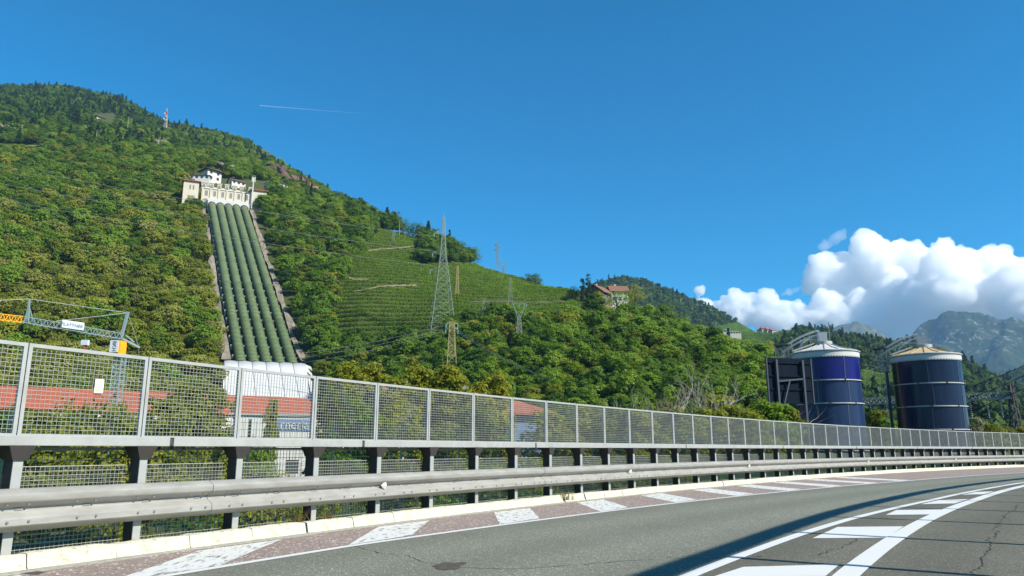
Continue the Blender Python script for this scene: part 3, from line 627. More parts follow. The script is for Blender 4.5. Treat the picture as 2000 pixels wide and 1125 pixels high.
def strip(name, f0, f1, z, s0, s1, m, step=.6, kind_='structure'):
    b = MB(); k = int((s1 - s0) / step); base = 0
    for i in range(k + 1):
        s = s0 + (s1 - s0) * i / k; b.v.append(tuple(cv(s, f0(s), z))); b.v.append(tuple(cv(s, f1(s), z)))
    for i in range(k): b.f.append((2 * i, 2 * i + 1, 2 * i + 3, 2 * i + 2)); b.m.append(0)
    o = b.build(name, m); tag(o, kind=kind_)
    la = o.data.attributes.new('lat', 'FLOAT', 'POINT'); vals = []
    for i in range(k + 1): s = s0 + (s1 - s0) * i / k; vals += [0.0, abs(f1(s) - f0(s))]
    la.data.foreach_set('value', vals); return o
strip('road', n_edge, lambda s: n_A(s) - .1, 0.0, S0, S1, M['asphalt'])
strip('road_outer_lane', lambda s: n_A(s) - .1, lambda s: 19.0, 0.0, S0, S1, M['asphaltold'])
strip('road_shoulder', lambda s: n_kerb(s) - .05, n_edge, 0.0, S0, S1, M['redasphalt'])
strip('edge_line', lambda s: n_edge(s) - .07, lambda s: n_edge(s) + .06, .005, S0, S1, M['paint'], .4)
strip('lane_line', lambda s: n_A(s) - .07, lambda s: n_A(s) + .09, .005, S0, S1, M['paint'], .4)
strip('lane_line', lambda s: n_B(s) - .12, lambda s: n_B(s) + .12, .010, S0, S1, M['paint'], .4)
for k in range(-2, 10):                       # hatching on the shoulder
    s = 3.42 * k - .05
    b = MB(); rows = 6
    for i in range(rows + 1):
        f = i / rows
        ss = s + 2.05 * f; ne = n_edge(s) - .09; nk = n_kerb(s + 2) + .24; nn = ne + (nk - ne) * f; wob = random.uniform(-.02, .02) if 0 < i < rows else 0
        b.v += [tuple(cv(ss + wob, nn, .004)), tuple(cv(ss + 1.36 + wob, nn, .004))]
    for i in range(rows): b.f.append((2 * i, 2 * i + 1, 2 * i + 3, 2 * i + 2)); b.m.append(0)
    tag(b.build('shoulder_hatch_mark', M['paintworn']), kind='structure')
def onroad(u, v, z=0.0):
    d = ray(u, v); t = (z - HC) / d.z; return Vector((d.x * t, d.y * t, z))
q1 = [onroad(*p, .004) for p in ((1587, 1051), (1730, 1050), (1765, 1028), (1636, 1029))]; q2 = [onroad(*p, .004) for p in ((1730, 1005.5), (1825, 1004.5), (1846, 995), (1751, 996))]
shift = (q2[0] - q1[0])
for k in range(-1, 4):                        # gore marks between the two lane lines
    b = MB(); f = 1.0
    if k == -1: pts = [onroad(*p, .004) for p in ((1390, 1127), (1612, 1125), (1640, 1102), (1452, 1107))]
    elif k == 0: pts = q1
    elif k == 1: pts = q2
    else:
        st = 11.6 + 4.9 * (k - 1); pts = [cv(st, n_A(st) + .16, .004), cv(st + .8, n_B(st + .8) - .2, .004), cv(st + 2.9, n_B(st + 2.9) - .2, .004), cv(st + 2.0, n_A(st + 2) + .16, .004)]
    b.face(*pts); tag(b.build('gore_mark', M['paint']), kind='structure')
M['crack'] = mat('crack_tar', (.02, .02, .02), .9, 0, .3, 8); M['patch'] = mat('tar_patch', (.085, .075, .062), .9, 0, .3, 9, .6, 60, spec=.15)  # dark tar sealing in the road cracks, and the patch tar
def crack(pl, w0, seed):
    rr = random.Random(seed); P = []
    for (a, c) in zip(pl[:-1], pl[1:]):
        A, B = onroad(*a, .003), onroad(*c, .003); n = max(3, int((B - A).length / .10))
        for i in range(n): P.append(A.lerp(B, i / n))
    b = MB(); off = 0
    for i, p in enumerate(P):
        d = (P[min(i + 1, len(P) - 1)] - P[max(0, i - 1)]).normalized(); nn = Vector((-d.y, d.x, 0)); off = off * .75 + rr.uniform(-.035, .035); q = p + nn * off; ww = w0 * rr.uniform(.2, 1.3)
        b.v += [tuple(q - nn * ww), tuple(q + nn * ww)]
    for i in range(len(P) - 1): b.f.append((2 * i, 2 * i + 1, 2 * i + 3, 2 * i + 2)); b.m.append(0)
    tag(b.build('road_crack', M['crack']), kind='structure')
crack([(690, 1066), (740, 1080), (800, 1085), (845, 1100), (905, 1110), (980, 1112), (1060, 1108), (1160, 1100), (1300, 1091)], .007, 1)
crack([(1300, 1088), (1345, 1092), (1420, 1091), (1500, 1085)], .008, 2)
crack([(1935, 1050), (1925, 1075), (1905, 1100), (1895, 1125)], .009, 3)
crack([(1990, 985), (1965, 1005), (1950, 1030), (1935, 1052)], .008, 4)
crack([(1600, 1085), (1650, 1066), (1680, 1050)], .008, 5)
def patch(pts, z=.0035, m='patch'):
    b = MB(); c = sum((onroad(*p, z) for p in pts), Vector()) / len(pts); ring = []
    for i, p in enumerate(pts):
        A, B = onroad(*p, z), onroad(*pts[(i + 1) % len(pts)], z)
        for k in range(4): q = A.lerp(B, k / 4); ring.append(q + Vector((random.uniform(-.03, .03), random.uniform(-.05, .05), 0)))
    b.face(*ring); tag(b.build('road_patch', M[m]), kind='structure')
patch([(842, 1106), (868, 1099), (908, 1099), (896, 1112), (866, 1113)])
patch([(40, 1120), (62, 1116), (88, 1117), (70, 1123)], .0035)

# embankment under the parapet
b = MB(); sweep(b, [(.30, -.02), (.12, .06), (-.35, .05), (-.9, -.25), (-3.2, -1.6), (-7.5, -3.25)], S0, S1, 1.0); tag(b.build('embankment', M['soil']), kind='structure')
b = MB(); sweep(b, [(19.0, 0.0), (19.4, -.1), (24.0, -3.25)], S0, S1, 2.0); tag(b.build('embankment', M['soil']), kind='structure')

# kerb of single stones
kerb = tag(empty('kerb', cv(0, .3)), 'pale concrete kerb of worn stones along the foot of the steel parapet', 'kerb')
kerb_loc = kerb.location.copy()
def kstone(seed):
    rr = random.Random(seed); b = MB(); Ln = .985; k = 7; pr = [(-.30, .0), (-.30, .155), (-.07, .170), (-.035, .150), (0, .03), (.012, .0)]
    for i in range(k + 1):
        x = -Ln / 2 + Ln * i / k; e = .012 if i in (0, k) else 0
        for j, (n, z) in enumerate(pr): b.v.append((x, -(n - (e if j in (2, 3, 4) else 0) + rr.uniform(-.006, .006)), z - (e if j in (1, 2) else 0) + (rr.uniform(-.006, .006) if j else 0)))
    m = len(pr)
    for i in range(k):
        for j in range(m - 1): b.f.append((i * m + j, i * m + j + 1, (i + 1) * m + j + 1, (i + 1) * m + j)); b.m.append(0)
    b.f.append(tuple(reversed(range(m)))); b.m.append(0); b.f.append(tuple(k * m + j for j in range(m))); b.m.append(0)
    return b.mesh('kerb_stone', M['kerb'], True)
kst = [kstone(i) for i in range(5)]
s = -14.5; i = 0
while s < 84:
    gap = 0 if i % 9 else .035
    p = cv(s, n_kerb(s)); a = heading(s); o = link('kerb_stone', random.choice(kst), kerb, p - kerb_loc + Vector((0, 0, random.uniform(-.006, .006))), (0, random.uniform(-.006, .006), math.pi / 2 - a + random.uniform(-.008, .008)))
    s += 1.0 + gap; i += 1
b = MB(); sweep(b, [(.36, .0), (.44, .012), (.60, .004), (.64, -.004)], -20, 12, .5); b2 = MB(); sweep(b2, [(.5, .0), (.58, .012), (.74, .004), (.78, -.004)], 30, 90, .5)
for i in range(0): pass
b = MB(); k = 220
for i in range(k + 1):
    s = -20 + 105 * i / k; nk = n_kerb(s)
    wv = .13 + .04 * math.sin(s * 2.3) + .03 * math.sin(s * 5.1 + 1)
    b.v += [tuple(cv(s, nk - .02, .016)), tuple(cv(s, nk + wv * .55, .011)), tuple(cv(s, nk + wv, -.001))]
for i in range(k):
    for j in (0, 1): b.f.append((3 * i + j, 3 * i + j + 1, 3 * i + j + 4, 3 * i + j + 3)); b.m.append(0)
tag(b.build('gutter', M['gutter']), kind='structure')

# ================================================================== PARAPET with guardrail and fence
HB = 1.39; HP = 1.025; SPC = 1.5
par = tag(empty('bridge_parapet', cv(0)), 'galvanised steel road parapet with guardrail, box beam and wire fence panels', 'parapet')
P0 = par.location.copy()
b = MB()                                      # H-section post
zt = 1.10
b.box(-.052, .052, -.105, -.090, 0, zt); b.mi = 1; b.box(-.052, .052, .070, .085, 0, zt); b.box(-.050, -.040, -.0895, .0695, 0, zt)  # web and rear flange coloured near black as the post's shaded side
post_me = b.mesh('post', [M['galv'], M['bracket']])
b = MB(); b.box(-.075, .075, -.10, .10, zt, zt + .025)
post_cap = b.mesh('cap_plate', M['darksteel'])
b = MB()                                      # flared bracket carrying the beam
z0, z1 = zt + .025, HB - .112
b.hexa([(-.075, -.12, z0), (.075, -.12, z0), (.075, .09, z0), (-.075, .09, z0), (-.14, -.15, z1), (.14, -.15, z1), (.14, .12, z1), (-.14, .12, z1)])
brk_me = b.mesh('bracket', M['bracket'])
b = MB(); Lp = SPC - .012; f = .042
b.box(-Lp / 2, -Lp / 2 + f, -.02, .02, 0, HP); b.box(Lp / 2 - f, Lp / 2, -.02, .02, 0, HP); b.box(-Lp / 2 + f, Lp / 2 - f, -.02, .02, HP - f, HP); b.box(-Lp / 2 + f, Lp / 2 - f, -.02, .02, 0, .02)
frame_me = b.mesh('fence_panel', M['galv'])
def grating(w_, z0, z1, px=.0535, pz=.0485, rad=.0022, dep=.008, vb=True):
    b = MB(); n = int(round(w_ / px)); k = int(round((z1 - z0) / pz))
    for i in range(1, n): x = -w_ / 2 + w_ * i / n; b.box(x - .0016, x + .0016, -dep / 2, dep / 2, z0, z1)
    for j in range(1, k): z = z0 + (z1 - z0) * j / k; b.box(-w_ / 2, w_ / 2, -dep / 2 - .0045, -dep / 2 + .001, z - rad, z + rad)
    return b
wire_me = grating(Lp - 2 * f, .02, HP - f).mesh('wire_grating', M['wire'])
b = grating(Lp, .10, 1.20, .066, .062, .0022, .008); b.box(-Lp / 2, Lp / 2, -.015, .015, 1.20, 1.235); b.box(-Lp / 2, Lp / 2, -.018, .018, .06, .10); low_me = b.mesh('lower_grating', M['wirelow'])
b = grating(1.33, .05, .985, .0535, .0485, .0026, .009); b.box(-.665, .665, -.008, .008, .985, .993); b.box(-.667, -.655, -.01, .01, .03, 1.02); skirt_me = b.mesh('skirt_grating', M['wire'])
def place(name, me, s, n=0.0, z=0.0, half=False, parent=par, base=None):
    p = cv(s, n, z); a = heading(s); return link(name, me, parent, p - (P0 if base is None else base), (0, 0, math.pi / 2 - a))
for i in range(-7, 54):
    s = i * SPC
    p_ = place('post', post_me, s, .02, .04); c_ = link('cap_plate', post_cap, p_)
    place('bracket', brk_me, s, .03)
    pn = place('fence_panel', frame_me, s + SPC / 2, 0, HB + .002); link('wire_grating', wire_me, pn)
    place('lower_grating', low_me, s + SPC / 2, -.13, .03); place('skirt_grating', skirt_me, s + SPC / 2, -.07, .06)
# box beam in sections
joints = [-10.5, 1.86, 5.55, 11.3, 20.1, 29.0, 38.0, 47.0, 56.0, 65.0, 80.0]
for a_, c_ in zip(joints[:-1], joints[1:]):
    b = MB(); sweep(b, [(-.055, HB - .112), (.145, HB - .112), (.15, HB - .106), (.15, HB - .006), (.145, HB), (-.055, HB)], a_ + .03, c_ - .03, .75, True)
    o = b.build('box_beam', M['galv'], par); o.location = -P0
    b = MB(); sweep(b, [(-.045, HB - .10), (.135, HB - .10), (.135, HB - .012), (-.045, HB - .012)], c_ - .12, c_ + .12, .12, True); o = b.build('beam_splice', M['darksteel'], par); o.location = -P0
    b = MB()
    for k in range(4): p = cv(c_ - .28 + .18 * k, .05, HB - .135); b.box(p.x - .018, p.x + .018, p.y - .018, p.y + .018, p.z - .02, p.z + .03)
    o = b.build('splice_bolts', M['darksteel'], par); o.location = -P0; o['kind'] = 'stuff'
# W-beam guardrail sections
RT = .83
WP = [(0, 0), (.018, -.006), (.100, -.052), (.112, -.068), (.113, -.125), (.102, -.142), (.012, -.190), (0, -.206), (0, -.232), (.012, -.248), (.100, -.296), (.112, -.312), (.113, -.376), (.102, -.392), (.016, -.438), (0, -.448)]
rj = [-11.5, -7.0, -2.5, 1.98 + .62, 7.1, 11.6, 14.1, 16.6, 21.1, 25.6, 30.1, 34.6, 39.1, 43.6, 48.1, 52.6, 57.1, 61.6, 66.1, 70.6, 79.6]
for k, (a_, c_) in enumerate(zip(rj[:-1], rj[1:])):
    N0 = .19; b = MB(); pr = [(N0 + n, RT + z) for n, z in WP]; e = .011 * (k % 2)
    pr = [(n + e, z) for n, z in pr]; sweep(b, pr + [(n - .004, z - .001) for n, z in reversed(pr)], a_ - .16, c_, .5, True)
    o = b.build('guardrail_section', M['rail'], par, True); o.location = -P0
    b = MB()
    for s in np.arange(a_ + .12, c_, .75):
        for ds, (dn, dz) in ((0, (.066, -.158)), (.22, (.066, -.16)), (0, (.113, -.34)), (.22, (.113, -.34))):
            p = cv(s + ds, N0 + dn + e, RT + dz); q = cv(s + ds, N0 + dn + e + .014, RT + dz - .004); b.tube([p, q], .014, 6)
        p = cv(s + .12, N0 + .001 + e, RT - .219); q = cv(s + .2, N0 + .003 + e, RT - .219); b.mi = 0; b.bar(p, q, .012, .022)
    b2 = b.build('rail_bolts', M['rail_bolt'], o); b2['kind'] = 'stuff'
    b = MB()
    for s in np.arange(math.ceil(a_ / SPC) * SPC, c_, SPC): p = cv(s, .10, RT - .22); q = cv(s, N0, RT - .22); b.bar(p, q, .10, .16)
    if b.v: o2 = b.build('spacer_block', M['darksteel'], par); o2.location = -P0
for s in (5.97, 15.95, 25.1, 39.1, 52.6):     # triangular reflectors
    b = MB(); c0 = cv(s, .26, RT - .20); a = heading(s); t = Vector((math.sin(a), math.cos(a), 0)); nn = Vector((math.cos(a), -math.sin(a), 0))
    A = c0 - t * .07 + nn * .01; Bp = c0 + t * .03 + Vector((0, 0, .07)) + nn * .03; Cp = c0 + t * .03 - Vector((0, 0, .07)) + nn * .03; ap = c0 + t * .04 + nn * .05
    b.face(A, Bp, Cp); b.face(A, ap, Bp); b.face(A, Cp, ap); b.face(Bp, ap, Cp); o = b.build('reflector', M['tankwhite'], par); o.location = -P0
# small notice plate wired to a fence panel
s_pl = .86; pe = tag(empty('notice_plate', cv(s_pl, .04, HB + .52), math.pi / 2 - heading(s_pl)), 'small white notice plate wired to a fence panel', 'sign')
b = MB(); b.box(-.055, .055, -.004, .004, 0, .165); b.build('plate', M['plate'], pe)
b = MB(); b.bar((-.028, -.006, .095), (.028, -.006, .095), .006); b.bar((-.028, -.006, .095), (0, -.006, .145), .006); b.bar((.028, -.006, .095), (0, -.006, .145), .006)
for zz in (.03, .05, .07): b.bar((-.035, -.006, zz), (.035, -.006, zz), .007)
b.build('printed_mark', M['platemark'], pe)

# ------------------------------------------------------------------ tall rail frame on the far side of the road (its shadow lies across the lanes)
HR = 5.4; LR = HR / math.tan(SUN_EL); sh = Vector((math.sin(SUN_AZ), math.cos(SUN_AZ), 0)) * LR
band = [onroad(*p) for p in ((1325, 1127), (1475, 1071), (1650, 1004), (1825, 961), (2000, 939))]
bs = [(3.23, 6.47), (6.0, 6.57), (12.65, 6.60), (23.44, 6.85), (36.43, 7.4)]
def bandp(s, z=0): return cv(s, interp(s, [-20] + [q[0] for q in bs] + [70], [6.4] + [q[1] for q in bs] + [8.6]) - .24) + sh + Vector((0, 0, z))
fr = tag(empty('gantry_rail', bandp(0)), 'tall steel post and beam frame along the outer side of the road', 'railing'); F0 = fr.location.copy()
b = MB(); prev = None
ss = list(np.arange(-16, 66, .8))
for a_, c_ in zip(ss[:-1], ss[1:]): b.bar(bandp(a_, HR), bandp(c_, HR), .16, .20)
o = b.build('top_beam', M['galv'], fr); o.location = -F0
for k in range(-5, 19):
    s = 4.9 + 3.38 * k; b = MB(); p = bandp(s); b.bar(p - Vector((0, 0, .3)), p + Vector((0, 0, HR)), .10); o = b.build('post', M['galv'], fr); o.location = -F0

# ================================================================== PENSTOCKS
PT = [at(413.6, 401, 381), at(476.8, 408, 381)]; PB = [at(469, 701, 236), at(570, 706, 236)]
NP = 5
pipe_top = [PT[0].lerp(PT[1], i / 4) for i in range(NP)]; pipe_bot = [PB[0].lerp(PB[1], i / 4) for i in range(NP)]
PLAB = ['beside the bare stone strip, outermost of five', 'second of five from the bare stone strip', 'in the middle of five', 'second of five from the dark wood edge', 'beside the dark wood edge, outermost of five']
for i in range(NP):
    A, B = pipe_top[i], pipe_bot[i]; e = tag(empty('penstock_pipe', B), 'dark green penstock pipe running down the hillside, ' + PLAB[i], 'pipe')
    d = (A - B); Ln = d.length; d.normalize(); z_ax = d; x_ax = z_ax.cross(Vector((0, 0, 1))).normalized(); up = x_ax.cross(z_ax).normalized()
    # three lengths: the diameter steps down towards the plant
    def P(t, off=0): return d * (t * Ln) + up * off
    ts = [(-.02, .36, 1.40), (.36, .68, 1.52), (.68, 1.0, 1.66)]
    for (a, c, r) in ts:
        b = MB(); b.tube([P(a), P(c)], r, 28); b.build('pipe_length', M['pipe'], e, True)
    n_r = 46
    for k in range(n_r):
        t = -.01 + (1.0) * (k / n_r) ** 1.12; r = 1.40 if t < .36 else 1.52 if t < .68 else 1.66
        th = .5 if t < .36 else .3
        big = .17 if t < .30 else .035; th = .55 if t < .30 else .16
        b = MB(); b.tube([P(t) - d * th / 2, P(t) - d * th * .3, P(t) + d * th * .3, P(t) + d * th / 2], [r + .01, r + big, r + big, r + .01], 28, False); b.build('pipe_collar', M['pipering'], e, True)
    for k in range(24):                        # saddles
        t = .02 + k * .041; p = P(t); g = Vector((p.x + B.x, p.y + B.y, 0)); gz = TA.z(g.x, g.y) - B.z
        b = MB(); q = Vector((p.x, p.y, gz - .6))
        for sd in (-1, 1):
            c0 = p + x_ax * sd * 1.7 + up * -.3; b.bar(c0, Vector((c0.x, c0.y, gz - .8)), .45, .5)
        b.bar(p + x_ax * -1.9 - up * 1.9, p + x_ax * 1.9 - up * 1.9, .6, .7); b.build('saddle', M['concrete'], e)
# stone strips either side of the pipes, steps and retaining blocks
for sd, nm, lab in ((0, 'stone_strip', 'bare grey stone retaining strip beside the outermost pipe by the crane side'), (1, 'stone_strip', 'bare rocky strip between the pipes and the dark wood')):
    A = pipe_top[0 if sd == 0 else 4]; B = pipe_bot[0 if sd == 0 else 4]; ac = (pipe_top[4] - pipe_top[0]).normalized() * (-1 if sd == 0 else 1)
    rr = random.Random(sd); b = MB(); n = 46; wv = []
    for k in range(n):
        t = k / (n - 1); c = B.lerp(A, t); inn = c + ac * 2.5; w_ = (3.4 if sd == 0 else 2.4) + rr.uniform(-.9, .9); h = rr.uniform(.3, 1.6)
        for f_ in (0, .35, .7, 1.0):
            p = inn + ac * w_ * f_; p.z = TA.z(p.x, p.y) + (.4 + h * rr.uniform(.5, 1.1) if f_ < 1 else -.5); b.v.append(tuple(p))
    for k in range(n - 1):
        for j in range(3): b.f.append((4 * k + j, 4 * k + j + 1, 4 * k + j + 5, 4 * k + j + 4)); b.m.append(0)
    o = b.build(nm, M['stone']); tag(o, lab, 'stone wall')
# small boulders of masonry on the crane side strip
# white membrane cover over the manifold
ce = tag(empty('pipe_cover', at(522, 770, 214)), 'white scalloped membrane cover over the lower ends of the green pipes', 'cover'); CE = ce.location.copy()
tl, tr = at(437, 706, 226), at(597, 712, 226); bl, br = at(441, 785, 204), at(614, 785, 204)
for k in range(6):
    b = MB(); m = 14; rows = 6
    for j in range(rows + 1):
        f_ = j / rows
        for i in range(m + 1):
            t = (k + i / m) / 6; t2 = (k + .012 + .976 * i / m) / 6; top = tl.lerp(tr, t2); bot = bl.lerp(br, t2); p = top.lerp(bot, f_)
            arch = abs(math.sin(math.pi * i / m)) ** .7; p = p + Vector((0, 0, 1)) * (arch * .24 * (1 - f_) ** 2.0) + (Vector((0, -1, 0))) * (arch * .12 * (1 - f_)); b.v.append(tuple(p - CE))
    for j in range(rows):
        for i in range(m): q = j * (m + 1) + i; b.f.append((q, q + 1, q + m + 2, q + m + 1)); b.m.append(0)
    o = b.build('cover_bay', M['cover'], ce, True); sd = o.modifiers.new('thick', 'SOLIDIFY'); sd.thickness = .15
b = MB()
for sd in (0, 1):
    T_, B_ = (tl, bl) if sd == 0 else (tr, br); bk = Vector((0, 6, 0)); b.face(T_ - CE, B_ - CE - Vector((0, 2.1, 0)), B_ - CE + bk, T_ - CE + bk)
b.build('cover_side', M['cover'], ce)

# ================================================================== INTAKE BUILDING (gatehouse above the pipes)
RB = 384.0; ctr = at(446, 396, RB); az0 = math.atan2(ctr.x, ctr.y)
ge = tag(empty('gatehouse', (ctr.x, ctr.y, ctr.z), -az0), 'cream crenellated gatehouse with two red roofed towers above the pipes', 'building')
GM = Matrix.Translation(ctr) @ Matrix.Rotation(-az0, 4, 'Z'); GI = GM.inverted()
def fac(u, v, dy=0.0):                       # pixel -> local x, z on the facade plane
    o = GI @ Vector((0, 0, HC)); d = GI.to_3x3() @ ray(u, v); t = (dy - o.y) / d.y; return o.x + d.x * t, o.z + d.z * t
zb = fac(446, 420)[1]
xl, xr = fac(394, 372)[0], fac(492, 380)[0]; ztop = fac(445, 369)[1]; zband = fac(445, 399)[1]
b = MB(); b.box(xl, xr, 0, 9, zb - 8, ztop); b.build('wall', M['cream'], ge)
b = MB(); b.box(xl - .4, xr + .2, -.35, -.02, ztop - 1.1, ztop - .7); b.build('cornice', M['white'], ge)
for k in range(7):
    x = xl + .9 + (xr - xl - 2.2) * k / 6; b = MB(); b.box(x - .95, x + .95, -.25, 1.6, ztop + .02, ztop + 1.7); b.box(x - 1.25, x + 1.25, -.5, 1.8, ztop + 1.7, ztop + 2.2); o = b.build('merlon', M['cream'], ge)
    b = MB(); b.box(x - .55, x + .55, -.32, -.26, ztop - .55, ztop + 1.1); b.build('niche', M['shutter'], o)
for k in range(7):
    x = xl + .4 + (xr - xl - .8) * k / 6; b = MB(); b.box(x - .35, x + .35, -.4, -.02, zband, ztop - 1.1); b.build('pilaster', M['cream'], ge)
zw = [(fac(445, 383)[1] - .9, 2.6, 1.25), (fac(445, 395)[1] - 1.0, 1.7, 1.25)]
for k in range(6):
    x = xl + .4 + (xr - xl - .8) * (k + .5) / 6
    for (z, h, ww) in zw:
        b = MB(); b.box(x - ww / 2 - .15, x + ww / 2 + .15, -.12, -.01, z - .15, z + h + .15); o = b.build('window', M['white'], ge)
        b = MB(); b.box(x - ww / 2, x + ww / 2, -.16, -.125, z, z + h); b.build('pane', M['shutter'], o)
# white arcade band with the five pipe mouths
bx0, bx1 = fac(404, 399)[0], fac(487, 406)[0]; b = MB()
lp = [GI @ p for p in pipe_top]; zt_ = max(p.z for p in lp) + 3.6
for k in range(5):
    cx_ = lp[k].x; hw = (lp[1].x - lp[0].x) / 2; n = 12
    L_, R_ = cx_ - hw, cx_ + hw; rad = 1.95; cz = lp[k].z; ring = [(cx_ - rad * math.cos(math.pi * i / n), cz + rad * math.sin(math.pi * i / n)) for i in range(n + 1)]
    y0 = min(p.y for p in lp) - .2
    b.face((L_, y0, cz - 6), (ring[0][0], y0, cz - 6), (ring[0][0], y0, cz), (L_, y0, cz)); b.face((ring[-1][0], y0, cz - 6), (R_, y0, cz - 6), (R_, y0, cz), (ring[-1][0], y0, cz))
    for i in range(n):
        p, q = ring[i], ring[i + 1]; xa = L_ if i == 0 else p[0]; xb = R_ if i == n - 1 else q[0]
        if i == 0: b.face((L_, y0, cz), (p[0], y0, cz), (q[0], y0, q[1]), (q[0], y0, zt_), (L_, y0, zt_))
        elif i == n - 1: b.face((p[0], y0, p[1]), (q[0], y0, cz), (R_, y0, cz), (R_, y0, zt_), (p[0], y0, zt_))
        else: b.face((p[0], y0, p[1]), (q[0], y0, q[1]), (q[0], y0, zt_), (p[0], y0, zt_))
x0_, x1_ = lp[0].x - (lp[1].x - lp[0].x) / 2, lp[4].x + (lp[1].x - lp[0].x) / 2
b.face((x0_, y0, zt_), (x1_, y0, zt_), (x1_, 0, zt_ + .3), (x0_, 0, zt_ + .3)); b.face((x1_, y0, lp[4].z - 6), (x1_, 0, lp[4].z - 6), (x1_, 0, zt_), (x1_, y0, zt_)); b.face((x0_, y0, lp[0].z - 6), (x0_, y0, zt_), (x0_, 0, zt_), (x0_, 0, lp[0].z - 6))
b.build('arcade', M['cover'], ge)
b = MB(); b.box(x1_ + .1, x1_ + 3.4, -1.5, 5, zt_ - 12, zt_ - .4); b.build('side_wall', M['cream'], ge)
def hip_roof(b, x0, x1, y0, y1, z, h, ov=.7):
    x0 -= ov; x1 += ov; y0 -= ov; y1 += ov; w_ = min(x1 - x0, y1 - y0) / 2
    if x1 - x0 >= y1 - y0: r0, r1 = ((x0 + w_, (y0 + y1) / 2, z + h), (x1 - w_ + .01, (y0 + y1) / 2, z + h))
    else: r0, r1 = (((x0 + x1) / 2, y0 + w_, z + h), ((x0 + x1) / 2, y1 - w_ + .01, z + h))
    a, c, d, e_ = (x0, y0, z), (x1, y0, z), (x1, y1, z), (x0, y1, z)
    if x1 - x0 >= y1 - y0: b.face(a, c, r1, r0); b.face(c, d, r1); b.face(d, e_, r0, r1); b.face(e_, a, r0)
    else: b.face(a, c, r0); b.face(c, d, r1, r0); b.face(d, e_, r1); b.face(e_, a, r0, r1)
    b.box(x0, x1, y0, y1, z - .28, z - .004)
for (ua, ub_, vr, lab) in ((359.5, 389.5, 354.5, 'tower'), (491.5, 521.5, 373.5, 'tower')):
    xa, xb = fac(ua, vr)[0], fac(ub_, vr)[0]; ze = fac((ua + ub_) / 2, vr)[1]
    b = MB(); b.box(xa, xb, -1.2, 7, zb - 4, ze - .29); t_ = b.build('tower', M['cream'], ge)
    b = MB(); hip_roof(b, xa, xb, -1.2, 7, ze, 1.7, .9); b.build('tower_roof', M['terracotta'], t_)
    xm = (xa + xb) / 2 + .4
    for dx in (-.75, .75):
        b = MB(); b.box(xm + dx - .35, xm + dx + .35, -1.3, -1.21, ze - 4.4, ze - 2.2); b.build('tower_window', M['shutter'], t_)
    b = MB(); b.box(xm - 1.6, xm + 1.6, -1.28, -1.21, ze - 9.3, ze - 7.6); b.build('tower_window', M['shutter'], t_)

# ================================================================== HOUSES
def house(name, u, v, r, w_, d_, h, roofh, label, wall='white', roof='terracotta', rz=0.0, storeys=2, nwin=3, hip=False, balcony=False, chimney=True, base=3.0, cat='house', ov=.6, at_p=None):
    p = at_p if at_p is not None else at(u, v, r); e = tag(empty(name, p, -math.atan2(p.x, p.y) + rz), label, cat)
    x0, x1, y0, y1 = -w_ / 2, w_ / 2, 0, d_
    b = MB(); b.box(x0, x1, y0, y1, -base, h)
    if not hip: b.face((x0, y0, h), (x0, y1, h), (x0, (y0 + y1) / 2, h + roofh)); b.face((x1, y0, h), (x1, (y0 + y1) / 2, h + roofh), (x1, y1, h))
    b.build('wall', M[wall], e)
    b = MB()
    if hip: hip_roof(b, x0, x1, y0, y1, h + .3, roofh, ov)
    else:
        ym = (y0 + y1) / 2; k = roofh / (ym - y0)
        for sg in (-1, 1):
            ye = (y0 - ov) if sg < 0 else (y1 + ov); ze = h - ov * k; t = .22
            pts = [(x0 - ov, ye, ze), (x1 + ov, ye, ze), (x1 + ov, ym, h + roofh), (x0 - ov, ym, h + roofh)]
            b.hexa([(a, c, z + .02) for a, c, z in pts] + [(a, c, z + .02 + t) for a, c, z in pts])
    ro = b.build('roof', M[roof], e)
    if chimney: b = MB(); b.box(x0 + w_ * .3, x0 + w_ * .3 + .8, d_ * .55, d_ * .55 + .8, h, h + roofh + 1.0); b.build('chimney', M['concrete'], ro)
    for sidx in range(storeys):
        for k in range(nwin):
            x = x0 + w_ * (k + .5) / nwin; z = h * (sidx + .35) / storeys; ww, hh = min(1.3, w_ / nwin * .45), min(1.5, h / storeys * .5)
            b = MB(); b.box(x - ww / 2 - .1, x + ww / 2 + .1, -.08, -.01, z - .1, z + hh + .1); o = b.build('window', M['shutter'], e)
            b = MB(); b.box(x - ww / 2, x + ww / 2, -.11, -.085, z, z + hh); b.build('pane', M['glass'], o)
    for sx, xx in ((-1, x0), (1, x1)):
        for k in range(2):
            y = d_ * (k + .5) / 2; z = h * .35; b = MB(); b.box(min(xx, xx + sx * .09), max(xx, xx + sx * .09), y - .6, y + .6, z, z + 1.4); b.build('window', M['glass'], e)
    if balcony:
        z = h / storeys; b = MB(); b.box(x0 - .3, x1 + .3, -1.6, -.02, z - .2, z); o = b.build('balcony', M['white'], e)
        b = MB(); b.box(x0 - .3, x1 + .3, -1.6, -1.52, z + .01, z + 1.0); b.build('balustrade', M['wood'], o)
    return e
